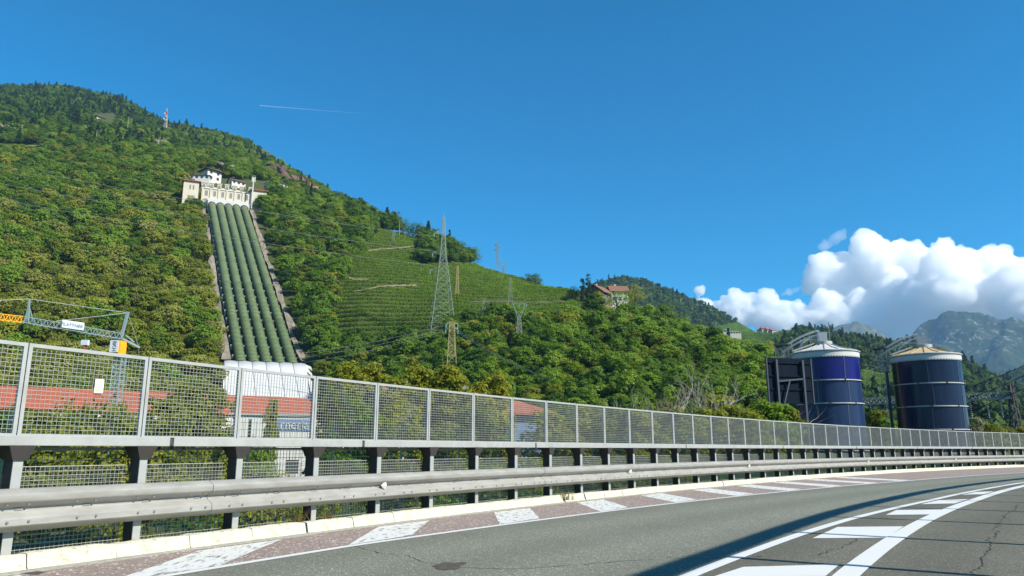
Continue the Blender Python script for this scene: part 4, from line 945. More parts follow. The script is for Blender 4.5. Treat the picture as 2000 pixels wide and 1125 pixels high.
# villa and annex above the gatehouse
house('villa', 418, 354, 436, 8.5, 8, 6.2, 1.6, 'white villa with dark flat hipped roof standing above the crenellated gatehouse', 'white', 'roofbrown', .5, 2, 2, True, base=8, ov=1.6)
house('annex', 389, 350, 430, 11, 3.5, 2.2, .5, 'long low white annex with thin dark roof beside the white villa', 'white', 'roofbrown', -.35, 1, 4, True, chimney=False, base=4, ov=.5)
house('barn', 466, 362, 430, 8, 6, 2.4, 1.7, 'low barn with brown pitched roof half sunk in the trees behind the gatehouse', 'white', 'roofbrown', .4, 1, 3, base=4, chimney=False)
house('hillside_house', 537, 371, 430, 8.2, 6, 4.0, .8, 'white house block with flat roof under the red cliff', 'white', 'concrete', .45, 1, 3, True, base=4, chimney=False, ov=.2)
house('hillside_house', 554, 372, 433, 5.5, 6, 4.2, 1.6, 'small cream house with gabled brown roof beside the flat roofed white block', 'cream', 'roofbrown', .75, 2, 2, base=4, chimney=False)
house('terrace_house', 203, 239, 820, 15, 8, 4.0, 3.0, 'lone house with wide brown roof high on the wooded ridge', 'white', 'roofbrown', .45, 2, 4, True, base=6, ov=1.6, chimney=False)
house('farmhouse', 1186, 586, 318, 7.5, 8, 3.6, 3.0, 'farmhouse with brown red pitched roof between the twin cypresses and the round trees', 'wood', 'tilebrown', 1.05, 1, 3, base=6, ov=1.1)
house('farmhouse', 1211, 590, 324, 7.5, 7, 5.2, 2.6, 'farmhouse wing with flat red tiled roof and white wall behind round trees', 'white', 'tilebrown', .25, 2, 3, base=9, ov=.8)
house('distant_house', 1412, 651, 860, 16, 9, 4, 1.2, 'modern white house with flat roofs among vine terraces beyond the wood', 'white', 'concrete', .2, 1, 5, True, base=8, chimney=False, ov=.6)
house('distant_house', 1437, 653, 862, 12, 8, 3, 1.0, 'low pale annex beside the modern white house among vine terraces', 'cream', 'concrete', .2, 1, 4, True, base=8, chimney=False, ov=.6)
for k, (u, v) in enumerate(((1484, 640), (1493, 637), (1503, 639), (1512, 641))):
    house('hamlet_house', u, v + 9, 985, 6.5, 6, 3.2, 2, ['cream hamlet house with red roof at the near end of the saddle', 'taller pale hamlet house next to the end one on the saddle', 'third hamlet house along the saddle, red roofed', 'lowest hamlet house on the saddle beside the wooded knoll'][k], 'cream', 'terracotta', .3 * k, 2, 3, base=14, chimney=False)

# power station hall with tiled roof (seen through the fence)
pr_ = 170.0
hl, hr_ = at(-140, 815, pr_), at(626, 815, pr_ + 12); axh = (hr_ - hl); Lh = math.hypot(axh.x, axh.y); hz = math.atan2(axh.y, axh.x)
he = tag(empty('power_station_hall', (hl.x, hl.y, -3.2), hz), 'long power station hall with terracotta tiled roof behind the parapet', 'building')
zE = at(400, 806, pr_ + 2).z + 3.2; zR = at(400, 767, pr_ + 12).z + 3.2
b = MB(); b.box(0, Lh, 0, 24, 0, zE); b.build('wall', M['cream'], he)
b = MB(); nrow = 22
for j in range(nrow):                         # tile courses, each lapping the one below
    f0, f1 = j / nrow, (j + 1) / nrow; y0_, y1_ = -.9 + 12.9 * f0, -.9 + 12.9 * f1; z0_, z1_ = zE - .3 + (zR - zE + .3) * f0, zE - .3 + (zR - zE + .3) * f1
    b.hexa([(-.8, y0_, z0_), (Lh + .8, y0_, z0_), (Lh + .8, y1_, z1_), (-.8, y1_, z1_), (-.8, y0_, z0_ + .16), (Lh + .8, y0_, z0_ + .16), (Lh + .8, y1_, z1_ + .05), (-.8, y1_, z1_ + .05)])
b.face((-.8, 12, zR), (Lh + .8, 12, zR), (Lh + .8, 24.9, zE - .3), (-.8, 24.9, zE - .3)); b.build('roof', M['terracotta'], he)
b = MB(); b.box(-.5, Lh + .5, -.25, -.02, zE - 1.6, zE - .5); b.build('fascia', M['white'], he)
for k in range(13):
    x = Lh * (k + .5) / 13; b = MB(); b.box(x - 1.7, x + 1.7, -.14, -.02, 2.2, zE - 3); o = b.build('window', M['shutter'], he); b = MB(); b.box(x - 1.5, x + 1.5, -.18, -.145, 2.4, zE - 3.2); b.build('pane', M['glass'], o)
def text(name, body, size, m, parent, loc, rot, ext=.05):
    cu = bpy.data.curves.new(name, 'FONT'); cu.body = body; cu.size = size; cu.extrude = ext; cu.align_x = 'CENTER'; cu.align_y = 'CENTER'
    t = bpy.data.objects.new(name, cu); COL.objects.link(t); dg = bpy.context.evaluated_depsgraph_get(); me = bpy.data.meshes.new_from_object(t.evaluated_get(dg)); bpy.data.objects.remove(t); me.materials.clear(); me.materials.append(m)
    return link(name, me, parent, loc, rot)
lpos = at(574, 829, 118); le = tag(empty('white_sign_wall', (lpos.x, lpos.y, -3.2), -math.atan2(lpos.x, lpos.y)), 'low white building with raised white lettering in front of the tiled hall', 'building')
zz = lpos.z + 3.2
b = MB(); b.box(-9, 9.5, .1, 8, 0, zz + 1.3); b.build('wall', M['white'], le)
b = MB(); b.box(-9.3, 9.8, -.25, 8.3, zz + 1.3, zz + 1.55); b.build('roof_edge', M['galv'], le)
b = MB(); b.box(-2.9, 3.1, -.02, .09, zz - 1.0, zz + .8); b.build('sign_board', M['bluewall'], le)
text('lettering', 'rneria', 1.75, M['white'], le, (.1, -.1, zz - .1), (math.pi / 2, 0, 0), .08)
for k in range(5): b = MB(); b.box(-8 + 3.6 * k, -6.2 + 3.6 * k, .02, .09, 1.0, 2.9); b.build('window', M['glass'], le)
house('roadside_house', 830, 812, 96, 9, 7, 1.0, 2.6, 'house with terracotta roof behind the yellow trees and the parapet', 'cream', 'terracotta', .35, 1, 3, base=8)
house('roadside_house', 915, 812, 104, 8, 7, 1.0, 2.4, 'second terracotta roof next to the blue walled house behind the parapet', 'white', 'terracotta', -.15, 1, 3, base=8)
house('roadside_house', 1020, 814, 92, 6.6, 6, .2, 1.6, 'blue walled house with terracotta roof behind the parapet', 'bluewall', 'terracotta', .25, 1, 2, True, base=8, ov=.9, chimney=False)

# ================================================================== CRANE
def lattice_beam(b, A, B, w_, h_, n, t, up=Vector((0, 0, 1)), tri=False):
    A, B = Vector(A), Vector(B); d = (B - A).normalized(); sd = d.cross(up).normalized() * w_ / 2; u_ = sd.normalized().cross(d) * h_
    L0 = [A + sd, A - sd] + ([A + u_] if tri else [A + sd + u_, A - sd + u_]); dv = B - A
    for p in L0: b.bar(p, p + dv, t)
    m = len(L0)
    for k in range(n):
        a0, a1 = dv * (k / n), dv * ((k + 1) / n)
        for i in range(m):
            j = (i + 1) % m; p, q = L0[i], L0[j]; b.bar(p + a0, q + (a0 + a1) / 2, t * .65) if k % 1 == 0 else None; b.bar(q + (a0 + a1) / 2, p + a1, t * .65)
CRR = 150.0
cb = at(221, 778, CRR); ct = at(230, 690, CRR); cb.z = -3.2; ct = Vector((cb.x, cb.y, at(229, 690, CRR).z)); 
cre = tag(empty('tower_crane', cb), 'grey and orange tower crane with folded jib and white banner', 'crane'); CB = cb.copy()
b = MB(); lattice_beam(b, Vector((0, 0, 0)), ct - CB, 1.5, 1.5, 13, .16, Vector((0, 1, 0))); b.build('mast', M['craneblue'], cre)
def crp(u, v): return at(u, v, CRR) - CB
zt0, zt1 = (ct - CB).z, crp(231, 667).z
b = MB(); b.box(-.75, .75, -1.7, .7, zt0 + .02, zt1); o = b.build('slewing_head', M['banner'], cre)
b = MB(); b.box(.76, 1.05, -1.6, .6, zt0 - .6, zt1); b.build('side_plate', M['craneyellow'], o)
text('head_lettering', 'BKH', .95, M['letterdark'], o, (.05, -1.73, (zt0 + zt1) / 2), (math.pi / 2, math.pi / 2, 0), .01)
J0, J1, J2 = crp(238, 658), crp(44, 630), crp(-60, 618)
jo = MB(); lattice_beam(jo, J0 - Vector((0, 0, .4)), J1, 1.0, 1.05, 16, .10, tri=True); jo.build('jib', M['craneblue'], cre)
jo = MB(); lattice_beam(jo, J1 - Vector((.1, 0, 0)), J2, 1.0, 1.05, 9, .10, tri=True); jo.build('jib_tip_section', M['craneyellow'], cre)
b = MB(); b.bar(crp(236, 662), crp(250, 609), .42); b.bar(crp(238, 662), crp(252, 609), .2); b.build('king_post', M['craneblue'], cre)
b = MB(); b.bar(crp(54, 632), crp(57, 584), .3); b.bar(crp(46, 632), crp(56, 600), .16); b.bar(crp(66, 632), crp(57, 600), .14); b.build('jib_post', M['craneblue'], cre)
b = MB(); b.bar(crp(240, 662), crp(273, 679), .35); b.bar(crp(246, 655), crp(262, 668), .2); b.build('counter_strut', M['craneblue'], cre)
b = MB(); b.bar(crp(250, 611), crp(57, 584), .10); b.bar(crp(250, 611), crp(110, 627), .10); b.bar(crp(57, 584), crp(-80, 590), .10); b.bar(crp(250, 612), crp(271, 678), .08); b.bar(crp(271, 678), crp(271, 694), .06); b.build('tie_cable', M['cable'], cre)
bl_, br_ = crp(127, 641), crp(169, 647); b = MB(); dn = Vector((0, -1.0, 0))
b.hexa([bl_ + dn, br_ + dn, br_ + dn + Vector((0, .1, 0)), bl_ + dn + Vector((0, .1, 0))] + [p + Vector((0, 0, 1.35)) for p in (bl_ + dn, br_ + dn, br_ + dn + Vector((0, .1, 0)), bl_ + dn + Vector((0, .1, 0)))]); o = b.build('banner', M['banner'], cre)
bm_ = (bl_ + br_) / 2 + dn; ang = math.atan2((br_ - bl_).z, math.hypot((br_ - bl_).x, (br_ - bl_).y)); az_ = math.atan2((br_ - bl_).y, (br_ - bl_).x)
text('banner_lettering', 'PLATTNER', .70, M['banneredge'], o, bm_ + Vector((0, -.16, .66)), (math.pi / 2, -ang, az_), .01)
b = MB(); hk = crp(166, 672); b.box(hk.x - .6, hk.x + .6, hk.y - .3, hk.y + .3, hk.z - .2, hk.z + .7); o = b.build('hook_block', M['banner'], cre); b = MB(); b.bar(hk + Vector((0, 0, -.2)), hk + Vector((0, 0, -.8)), .35); b.build('hook', M['redpaint'], o); b = MB(); b.bar(hk + Vector((0, 0, .7)), crp(167, 648), .06); b.build('hoist_rope', M['cable'], cre)

# ================================================================== PYLONS
def pylon(name, base, h, wb, wt, levels, t, m, label, arms=(), waist=None, top=True, rz=0.0, insul=True, Ytop=None):
    e = tag(empty(name, base, rz), label, 'pylon'); waist = waist or (.62, wb * .38)
    def hw(f): return wb / 2 + (waist[1] / 2 - wb / 2) * (f / waist[0]) if f < waist[0] else waist[1] / 2 + (wt / 2 - waist[1] / 2) * ((f - waist[0]) / (1 - waist[0]))
    fs = [1 - (1 - k / levels) ** 1.25 for k in range(levels + 1)]
    for sx, sy in ((-1, -1), (1, -1), (1, 1), (-1, 1)):
        b = MB()
        for f0, f1 in zip(fs[:-1], fs[1:]): b.bar((sx * hw(f0), sy * hw(f0), h * f0), (sx * hw(f1), sy * hw(f1), h * f1), t)
        b.bar((sx * hw(0), sy * hw(0), -1.5), (sx * hw(0), sy * hw(0), 0), t * 1.6); b.build('leg', m, e)
    b = MB(); cs = ((-1, -1), (1, -1), (1, 1), (-1, 1))
    for f0, f1 in zip(fs[:-1], fs[1:]):
        for i in range(4):
            a, c = cs[i], cs[(i + 1) % 4]
            b.bar((a[0] * hw(f0), a[1] * hw(f0), h * f0), (c[0] * hw(f1), c[1] * hw(f1), h * f1), t * .6); b.bar((c[0] * hw(f0), c[1] * hw(f0), h * f0), (a[0] * hw(f1), a[1] * hw(f1), h * f1), t * .6)
            b.bar((a[0] * hw(f1), a[1] * hw(f1), h * f1), (c[0] * hw(f1), c[1] * hw(f1), h * f1), t * .5)
    b.build('bracing', m, e)
    for (f, l, r_) in arms:
        b = MB(); z = h * f; w_ = hw(f)
        for sg, ln in ((-1, l), (1, r_)):
            if not ln: continue
            for sy in (-1, 1): b.bar((sg * w_, sy * w_, z), (sg * (w_ + ln), 0, z + .1), t * .7); b.bar((sg * w_, sy * w_, z + h * .035), (sg * (w_ + ln), 0, z + .1), t * .6)
        o = b.build('cross_arm', m, e)
        if insul:
            for sg, ln in ((-1, l), (1, r_)):
                if ln: b = MB(); b.tube([(sg * (w_ + ln), 0, z), (sg * (w_ + ln), 0, z - 1.2)], .13, 6); b.build('insulator', M['insul'], o)
    if top: b = MB(); b.bar((0, 0, h), (0, 0, h * 1.04), t); b.build('peak', m, e)
    if Ytop:
        yw, yh = Ytop; b = MB()
        for sg in (-1, 1):
            for sy in (-1, 1): b.bar((sg * hw(1), sy * hw(1), h), (sg * yw, sy * .3, h + yh), t); b.bar((-sg * hw(1), sy * hw(1), h), (sg * yw * .55, sy * .3, h + yh * .55), t * .7)
        b.bar((-yw * 1.25, 0, h + yh), (yw * 1.25, 0, h + yh), t * 1.1); b.bar((-yw, 0, h + yh), (0, 0, h + yh * 1.14), t * .7); b.bar((yw, 0, h + yh), (0, 0, h + yh * 1.14), t * .7); o = b.build('fork_head', m, e)
        for x in (-yw * 1.2, 0, yw * 1.2): b = MB(); b.tube([(x, 0, h + yh), (x, 0, h + yh - .9)], .1, 6); b.build('insulator', M['insul'], o)
    return e
big_b = at(862, 668, 236); hbig = at(861, 424, 236).z - big_b.z
def on(u, v): return TA.hit(u, v)
pylon('lattice_pylon', big_b, hbig, 8.6, .6, 15, .115, M['pylon'], 'tallest grey green lattice pylon at the lower edge of the vineyard', [(.56, 2.6, 0), (.70, 2.6, 0), (.86, 2.6, 0)], (.70, 1.7), rz=.25)
bb = at(881, 722, 190); pylon('lattice_pylon', bb, at(881, 630, 190).z - bb.z, 2.5, 1.2, 8, .11, M['pylonyellow'], 'faded yellow lattice pylon in front of the tallest grey pylon', [(.86, .9, .9), (.97, .9, .9)], (.8, 1.4), rz=.2)
bb = at(1014, 688, 205); pylon('lattice_pylon', bb, at(1013, 620, 205).z - bb.z, 2.2, .9, 8, .13, M['pylon'], 'slim grey pylon with forked head standing on a white footing', (), (.9, 1.0), top=False, Ytop=(1.7, 3.9))
fb = MB(); fb.box(-.2, 2.0, -1.2, .8, -1.2, .7); fo = fb.build('concrete_footing', M['white'], bpy.data.objects[bpy.data.objects.keys()[-1]] if False else None, loc=bb); tag(fo, 'white concrete block at the foot of the forked pylon', 'block')
bb = at(971, 520, 398); pylon('lattice_pylon', bb, at(970, 470, 398).z - bb.z, 1.9, .5, 8, .17, M['pylonrust' if False else 'pylon'], 'dark slim pylon with side arms on the vineyard skyline', [(.62, 1.5, 1.6), (.80, 1.5, 1.6)], (.6, .9))
bb = at(983, 546, 380); pylon('lattice_pylon', bb, at(982, 524, 380).z - bb.z, 1.6, .8, 5, .16, M['pylon'], 'short forked pylon just below the skyline pylon', (), (.9, .9), top=False, Ytop=(1.9, 3.2))
bb = at(893, 584, 285); pylon('lattice_pylon', bb, at(893, 520, 285).z - bb.z, 1.4, .6, 9, .10, M['pylonrust'], 'thin orange tinted pylon standing in the vineyard behind the tall pylon', (), (.8, .7))
bb = at(997, 590, 275); pylon('lattice_pylon', bb, at(995, 543, 275).z - bb.z, 1.6, .6, 7, .09, M['pylon'], 'faint thin pylon in the vineyard terraces above the forked pylon', (), (.8, .7))
bb = at(945, 628, 250); pylon('lattice_pylon', bb, at(945, 586, 250).z - bb.z, 1.3, .6, 6, .10, M['pylon'], 'small grey pylon at the bushes between the tall pylon and the forked pylon', (), (.8, .7))
bb = at(767, 500, 372); pylon('lattice_pylon', bb, at(767, 450, 372).z - bb.z, 1.6, .8, 8, .10, M['pylon'], 'faint pylon among the upper vine terraces near the wood edge', (), (.8, .9))
for (u, v0, v1, r, lab) in ((780, 458, 430, 400, 'thin pale pole on the skyline above the upper vines'), (749, 600, 552, 300, 'thin timber pole standing in the middle of the vineyard'), (708, 605, 570, 300, 'thin timber pole in the vineyard near the wood edge'), (41, 262, 243, 600, 'short pale pole on the upper slope beside the rock patch'), (186, 283, 253, 560, 'tall pale wooden pole on the wooded slope below the lone ridge house'), (250, 243, 227, 640, 'pale pole beside the lone ridge house')):
    p = at(u, v0, r); b = MB(); b.tube([(0, 0, -3), (0, 0, at(u, v1, r).z - p.z)], [.16, .11], 7); o = b.build('utility_pole', M['barkpale'], loc=p); tag(o, lab, 'pole')
# telecom mast on the ridge, antenna by the gatehouse
bb = at(322, 248, 820); e = tag(empty('telecom_mast', bb), 'red and white telecom mast on the wooded ridge', 'mast'); hm = at(322, 211, 820).z - bb.z
for k in range(6):
    b = MB(); lattice_beam(b, (0, 0, hm * k / 6), (0, 0, hm * (k + 1) / 6), 2.4 - .3 * k, 2.4 - .3 * k, 3, .3, Vector((0, 1, 0))); b.build('mast_section', M['galv'] if k != 4 else M['redpaint'], e)
for k, (z, dx) in enumerate(((.35, 1.4), (.42, -1.2), (.55, 1.0), (.7, -.9))): b = MB(); b.tube([(dx, -.8, hm * z), (dx, -1.5, hm * z)], .9, 10); b.build('dish', M['tankwhite'], e)
bb = at(492.5, 385, 380); e = tag(empty('antenna_mast', bb), 'white antenna mast with panel head beside the gatehouse tower', 'mast'); hm = at(495, 347, 380).z - bb.z
b = MB(); b.tube([(0, 0, -6), (0, 0, hm)], .32, 8); b.build('pole', M['tankwhite'], e)
for k in range(3): b = MB(); an = k * 2.1; b.box(math.cos(an) * .7 - .25, math.cos(an) * .7 + .25, math.sin(an) * .7 - .25, math.sin(an) * .7 + .25, hm - 2.4, hm + .2); b.build('antenna_panel', M['tankwhite'], e)

# ================================================================== POWER LINES
def line(A, B, sag, rad, label, m='cable', n=40):
    A, B = Vector(A), Vector(B); pts = [A.lerp(B, i / n) - Vector((0, 0, sag * 4 * (i / n) * (1 - i / n))) for i in range(n + 1)]
    b = MB(); b.tube([p - A for p in pts], rad, 5); o = b.build('power_line', M[m], loc=A); return tag(o, label, 'cable')
for k, (v0, v1) in enumerate(((255, 462), (292, 491), (325, 519))):
    line(at(-330, v0, 300), at(848, v1, 236), 2.2, .055, ['topmost conductor crossing the pipes to the tallest pylon', 'middle conductor crossing the pipes to the tallest pylon', 'lowest conductor crossing the pipes to the tallest pylon'][k])
for k, (v0, v1) in enumerate(((690, 634), (697, 640), (706, 645))):
    line(at(560 + 12 * k, v0 + 3, 205), at(874, v1, 190), .9, .055, ['upper pale wire from the yellow pylon to the white pipe cover', 'middle pale wire from the yellow pylon to the white pipe cover', 'lower pale wire from the yellow pylon to the white pipe cover'][k])
for k, (v1, u1) in enumerate(((735, 1060), (742, 1075))):
    line(at(886, 638 + 5 * k, 190), at(u1, v1, 120), .9, .04, ['upper thin wire falling from the yellow pylon towards the woods', 'lower thin wire falling from the yellow pylon towards the woods'][k])
for k, (va, vb) in enumerate(((778, 686), (800, 704), (826, 728))):
    line(at(1820, va, 120), at(2120, vb - 30, 95), .6, .045, ['upper dark wire rising behind the tan roofed tank', 'middle dark wire rising behind the tan roofed tank', 'lower dark wire rising behind the tan roofed tank'][k], 'cabledark')

# ================================================================== BLUE TANKS
def tank(name, u, r, vrim, R, mats, roofm, label, seam):
    rr = random.Random(int(u)); c = at(u, vrim, r); SK = .77; zt_ = (c.z + 3.2) / SK; e = tag(empty(name, (c.x, c.y, -3.2), -math.atan2(c.x, c.y)), label, 'tank'); e.scale = (SK, SK, SK)
    # local: -Y faces the camera, +X to its right
    ch = 2.85; z1 = zt_ - .95; k = 0
    while z1 > 0:
        z0 = max(0, z1 - ch); b = MB(); m = mats[min(k, len(mats) - 1)]
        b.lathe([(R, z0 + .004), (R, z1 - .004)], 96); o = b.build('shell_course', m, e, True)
        for sa in seam:                       # bolted vertical lap seams
            a = math.radians(sa + (5 if k % 2 else 0)); b = MB()
            for q in range(13):
                z = z0 + .15 + (z1 - z0 - .3) * q / 12; p = Vector((R * math.cos(a), R * math.sin(a), z)); b.bar(p * 1.0, Vector((p.x * 1.012, p.y * 1.012, z)), .055)
            bo = b.build('seam_bolts', M['ring'], o); bo['kind'] = 'stuff'
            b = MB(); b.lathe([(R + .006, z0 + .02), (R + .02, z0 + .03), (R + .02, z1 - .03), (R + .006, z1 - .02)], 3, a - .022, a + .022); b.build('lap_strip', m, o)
        if z0 > 0:
            b = MB(); b.lathe([(R + .01, z0 - .07), (R + .16, z0 - .07), (R + .16, z0 + .05), (R + .01, z0 + .05)], 96); ri = b.build('stiffener_ring', M['ring'], e, True)
            for q in range(8):
                a = math.radians(-150 + 45 * q + 17 * (k % 2)); b = MB(); p = Vector(((R + .1) * math.cos(a), (R + .1) * math.sin(a), z0)); b.bar(p - Vector((0, 0, .16)), p + Vector((0, 0, .14)), .22, .24); b.build('ring_lug', M['darksteel'], ri)
        z1 = z0; k += 1
    b = MB(); b.lathe([(R + .02, zt_ - .95), (R + .10, zt_ - .93), (R + .10, zt_ - .22), (R + .02, zt_ - .2)], 96); b.build('rim_band', M['tankwhite'], e, True)
    b = MB()
    for q in range(72):
        a = 2 * math.pi * q / 72; p = Vector(((R + .10) * math.cos(a), (R + .10) * math.sin(a), zt_ - .86)); b.bar(p, Vector((p.x * 1.012, p.y * 1.012, p.z)), .07, .10)
    o = b.build('rim_bolts', M['darksteel'], e); o['kind'] = 'stuff'
    b = MB(); b.lathe([(R + .22, zt_ - .2), (R + .24, zt_ - .08), (R + .1, zt_ + .0)], 96); b.build('eaves_ring', M['ring'], e, True)
    hc_ = 1.0; rc = .95
    for q in range(16):                       # roof of lapped sector panels
        a0, a1 = 2 * math.pi * q / 16 + .004, 2 * math.pi * (q + 1) / 16 - .004; b = MB(); b.lathe([(R + .12, zt_ - .02 + .004), (R * .6, zt_ + hc_ * .42), (rc, zt_ + hc_)], 4, a0, a1); o = b.build('roof_panel', roofm, e, True)
        b = MB(); b.bar((math.cos(a0) * R, math.sin(a0) * R, zt_ + .06), (math.cos(a0) * R * .6, math.sin(a0) * R * .6, zt_ + hc_ * .42 + .05), .07, .09); b.bar((math.cos(a0) * R * .6, math.sin(a0) * R * .6, zt_ + hc_ * .42 + .05), (math.cos(a0) * rc, math.sin(a0) * rc, zt_ + hc_ + .04), .07, .09); b.build('roof_rib', M['ring'] if roofm is M['tankwhite'] else M['pylonrust'], e)
    b = MB(); b.lathe([(rc + .05, zt_ + hc_ - .06), (rc + .05, zt_ + hc_ + .42), (rc - .1, zt_ + hc_ + .46), (.02, zt_ + hc_ + .5)], 32); b.build('roof_collar', M['galv'], e, True)
    zc = zt_ + hc_ + .44; b = MB(); b.box(-.75, .45, -.55, .55, zc + .03, zc + 1.15); b.build('roof_hatch', M['tankwhite'], e)
    b = MB(); b.bar((.75, -.4, zt_ + hc_ - .1), (.75, -.4, zt_ + hc_ + 2.9), .09)
    b.bar((.9, -.5, zt_ + hc_ + 1.55), (-1.6, -.5, zt_ + hc_ + 1.75), .07); b.build('roof_mast', M['galv'], e)
    # arched stair rails climbing from the platform over the roof
    for sy in (-.55, .45):
        b = MB(); pts = []
        for q in range(13):
            f_ = q / 12; pts.append((-R - 1.2 + (R + .6) * f_, sy, zt_ + .85 + 2.15 * math.sin(f_ * 1.35) - .1 * f_))
        b.tube(pts, .07, 6); b.tube([(p[0], p[1], p[2] - .55) for p in pts], .05, 6)
        for q in (0, 3, 6, 9, 12): p = pts[q]; fl = zt_ - .1 + max(0, (p[0] + R)) / R * hc_; b.bar(p, (p[0] + .25, p[1], fl), .05)
        b.build('stair_rail', M['tankwhite'], e)
    b = MB(); pts = [(-R + .3, -.1, zt_ + .15)] + [(-R + .9 + 1.6 * (1 - math.cos(q * math.pi / 10)) , -.1, zt_ + .25 + 1.55 * math.sin(q * math.pi / 10) + .0 * q) for q in range(0, 8)] ; b.tube(pts, .13, 8); b.build('vent_pipe', M['tankwhite'], e, True)
    b = MB(); b.tube([(-R + .2, -1.2, zt_ + .25), (-rc - .2, -.4, zt_ + hc_ + .2)], .11, 8); b.build('roof_pipe', M['galv'], e, True)
    # access platform and its column
    px = -R - 1.15; b = MB(); b.box(px - 1.0, px + .95, -1.0, .9, zt_ + 1.12, zt_ + 1.24); b.build('platform', M['darksteel'], e)
    b = MB()
    for (ax, ay, bx, by) in ((-.9, -.9, .35, -.5), (.8, -.9, .55, -.5), (-.2, .8, .45, .3)): b.bar((px + ax, ay, zt_ + 1.1), (px + bx, by, zt_ - 2.2), .13)
    for z in (-.5, -1.3): b.bar((px - .9, -.9, zt_ + z), (px + .8, -.9, zt_ + z), .07)
    b.bar((px - 1.0, -.95, zt_ - .45), (px + .6, -.95, zt_ - .45), .05); b.bar((px - .9, -.9, zt_ + 1.1), (px - .85, -.7, zt_ - 2.4), .07); b.bar((px + .2, -.9, zt_ + 1.1), (px + .9, -.6, zt_ - .9), .09); b.build('platform_strut', M['galv'], e)
    b = MB(); b.bar((px + .55, -.55, 0), (px + .55, -.55, zt_ - 1.9), .34); b.build('column', M['panelframe'], e)
    b = MB()
    for sx in (-.22, .22): b.bar((px + .1 + sx, -.9, 0), (px + .1 + sx, -.9, zt_ + 1.0), .05)
    for q in range(40): z = .3 + q * (zt_ / 40); b.bar((px - .12, -.9, z), (px + .32, -.9, z), .035)
    b.build('ladder', M['galv'], e)
    return e
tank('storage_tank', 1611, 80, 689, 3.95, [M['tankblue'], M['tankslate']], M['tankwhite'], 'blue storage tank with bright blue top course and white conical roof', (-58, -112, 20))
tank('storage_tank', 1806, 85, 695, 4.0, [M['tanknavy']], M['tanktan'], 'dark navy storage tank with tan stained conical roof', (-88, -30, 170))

# billboard seen from behind beside the first tank
c = at(1540, 700, 66); ht = c.z + 3.2; be = tag(empty('billboard', (c.x, c.y, -3.2), -math.atan2(c.x, c.y) + .62), 'dark billboard seen from behind on grey posts beside the bright blue tank', 'billboard')
k_ = 66 / FPX / 1.0; wd = 2.12; zb_ = ht - 3.75
for i in range(3):
    x0 = -wd + 2 * wd * i / 3; b = MB(); b.box(x0 + .012, x0 + 2 * wd / 3 - .012, 0, .10, zb_, ht); b.build('panel', M['panelback'], be)
b = MB()
for x in (-wd, wd): b.box(x - .05, x + .05, -.05, .13, zb_ - .02, ht + .03)
b.build('edge_trim', M['panelframe'], be)
for x in (-1.35, 1.15): b = MB(); b.box(x - .085, x + .085, -.30, -.12, 0, ht - .15); b.build('post', M['panelframe'], be)
b = MB(); b.bar((-1.35, -.2, ht - 1.95), (1.15, -.2, ht - 1.7), .14); b.bar((-.9, -.24, zb_), (-.25, -.24, ht - 1.9), .12); b.build('brace', M['panelframe'], be)
for z in (ht - .4, ht - 1.5, ht - 2.6, ht - 3.7): b = MB(); b.bar((-wd + .1, -.06, z), (wd - .1, -.06, z), .10); b.build('rail', M['panelback'], be)

# substation gantry: truss beam on lattice legs, hanging insulators
g0, g1 = at(1640, 789, 118), at(1979, 792, 112); gz = g0.z - .2; se = tag(empty('substation_gantry', (g1.x, g1.y, -3.2)), 'grey steel substation gantry with lattice beam and legs behind the navy tank', 'gantry'); G0 = se.location.copy()
A_ = Vector((g0.x, g0.y, gz)) - G0; B_ = Vector((g1.x, g1.y, gz)) - G0
b = MB(); lattice_beam(b, A_, B_, .8, .85, 28, .13); b.build('truss_beam', M['galv'], se)
for P_, nm in ((B_, 0), (A_, 1)):
    b = MB(); hh = P_.z + (1.9 if nm == 0 else .2)
    for sx in (-1, 1):
        for sy in (-.5, .5): b.bar((P_.x + sx * 1.0, P_.y + sy, 0), (P_.x + sx * .12, P_.y + sy * .3, hh), .15)
    for q in range(9):
        f0, f1 = q / 9, (q + 1) / 9; w0, w1 = 1.0 - .88 * f0, 1.0 - .88 * f1
        for sy in (-.5, .5): b.bar((P_.x - w0, P_.y + sy, hh * f0), (P_.x + w1, P_.y + sy, hh * f1), .08); b.bar((P_.x + w0, P_.y + sy, hh * f0), (P_.x - w1, P_.y + sy, hh * f1), .08)
    b.build('lattice_leg', M['darksteel'] if nm == 0 else M['pylon'], se)
for f_ in (.70, .78, .87, .94, .2, .3):
    p = A_.lerp(B_, f_); b = MB()
    for q in range(9): b.tube([p - Vector((0, 0, .1 + .26 * q)), p - Vector((0, 0, .24 + .26 * q))], [.12, .07], 6)
    b.build('insulator_string', M['tankwhite'], se)

# green wire fence below the embankment
gf = tag(empty('wire_fence', cv(4, -9)), 'dark green wire mesh fence with thin posts below the parapet', 'fence'); GF = gf.location.copy()
for k in range(-3, 15):
    s = 1.2 + 3.0 * k; p = cv(s, -9.0, -3.2); b = MB(); b.bar(p - GF, p + Vector((0, 0, 5.3)) - GF, .07); b.build('fence_post', M['greensteel'], gf)
b = MB()
for z in np.arange(-3.0, 2.1, .2):
    for k in range(-3, 14): b.bar(cv(1.2 + 3 * k, -9.0, z) - GF, cv(4.2 + 3 * k, -9.0, z) - GF, .010)
for k in range(-45, 215): s = 1.2 + .2 * k; b.bar(cv(s, -9.0, -3.1) - GF, cv(s, -9.0, 2.05) - GF, .007)
b.build('wire_mesh', M['greensteel'], gf)

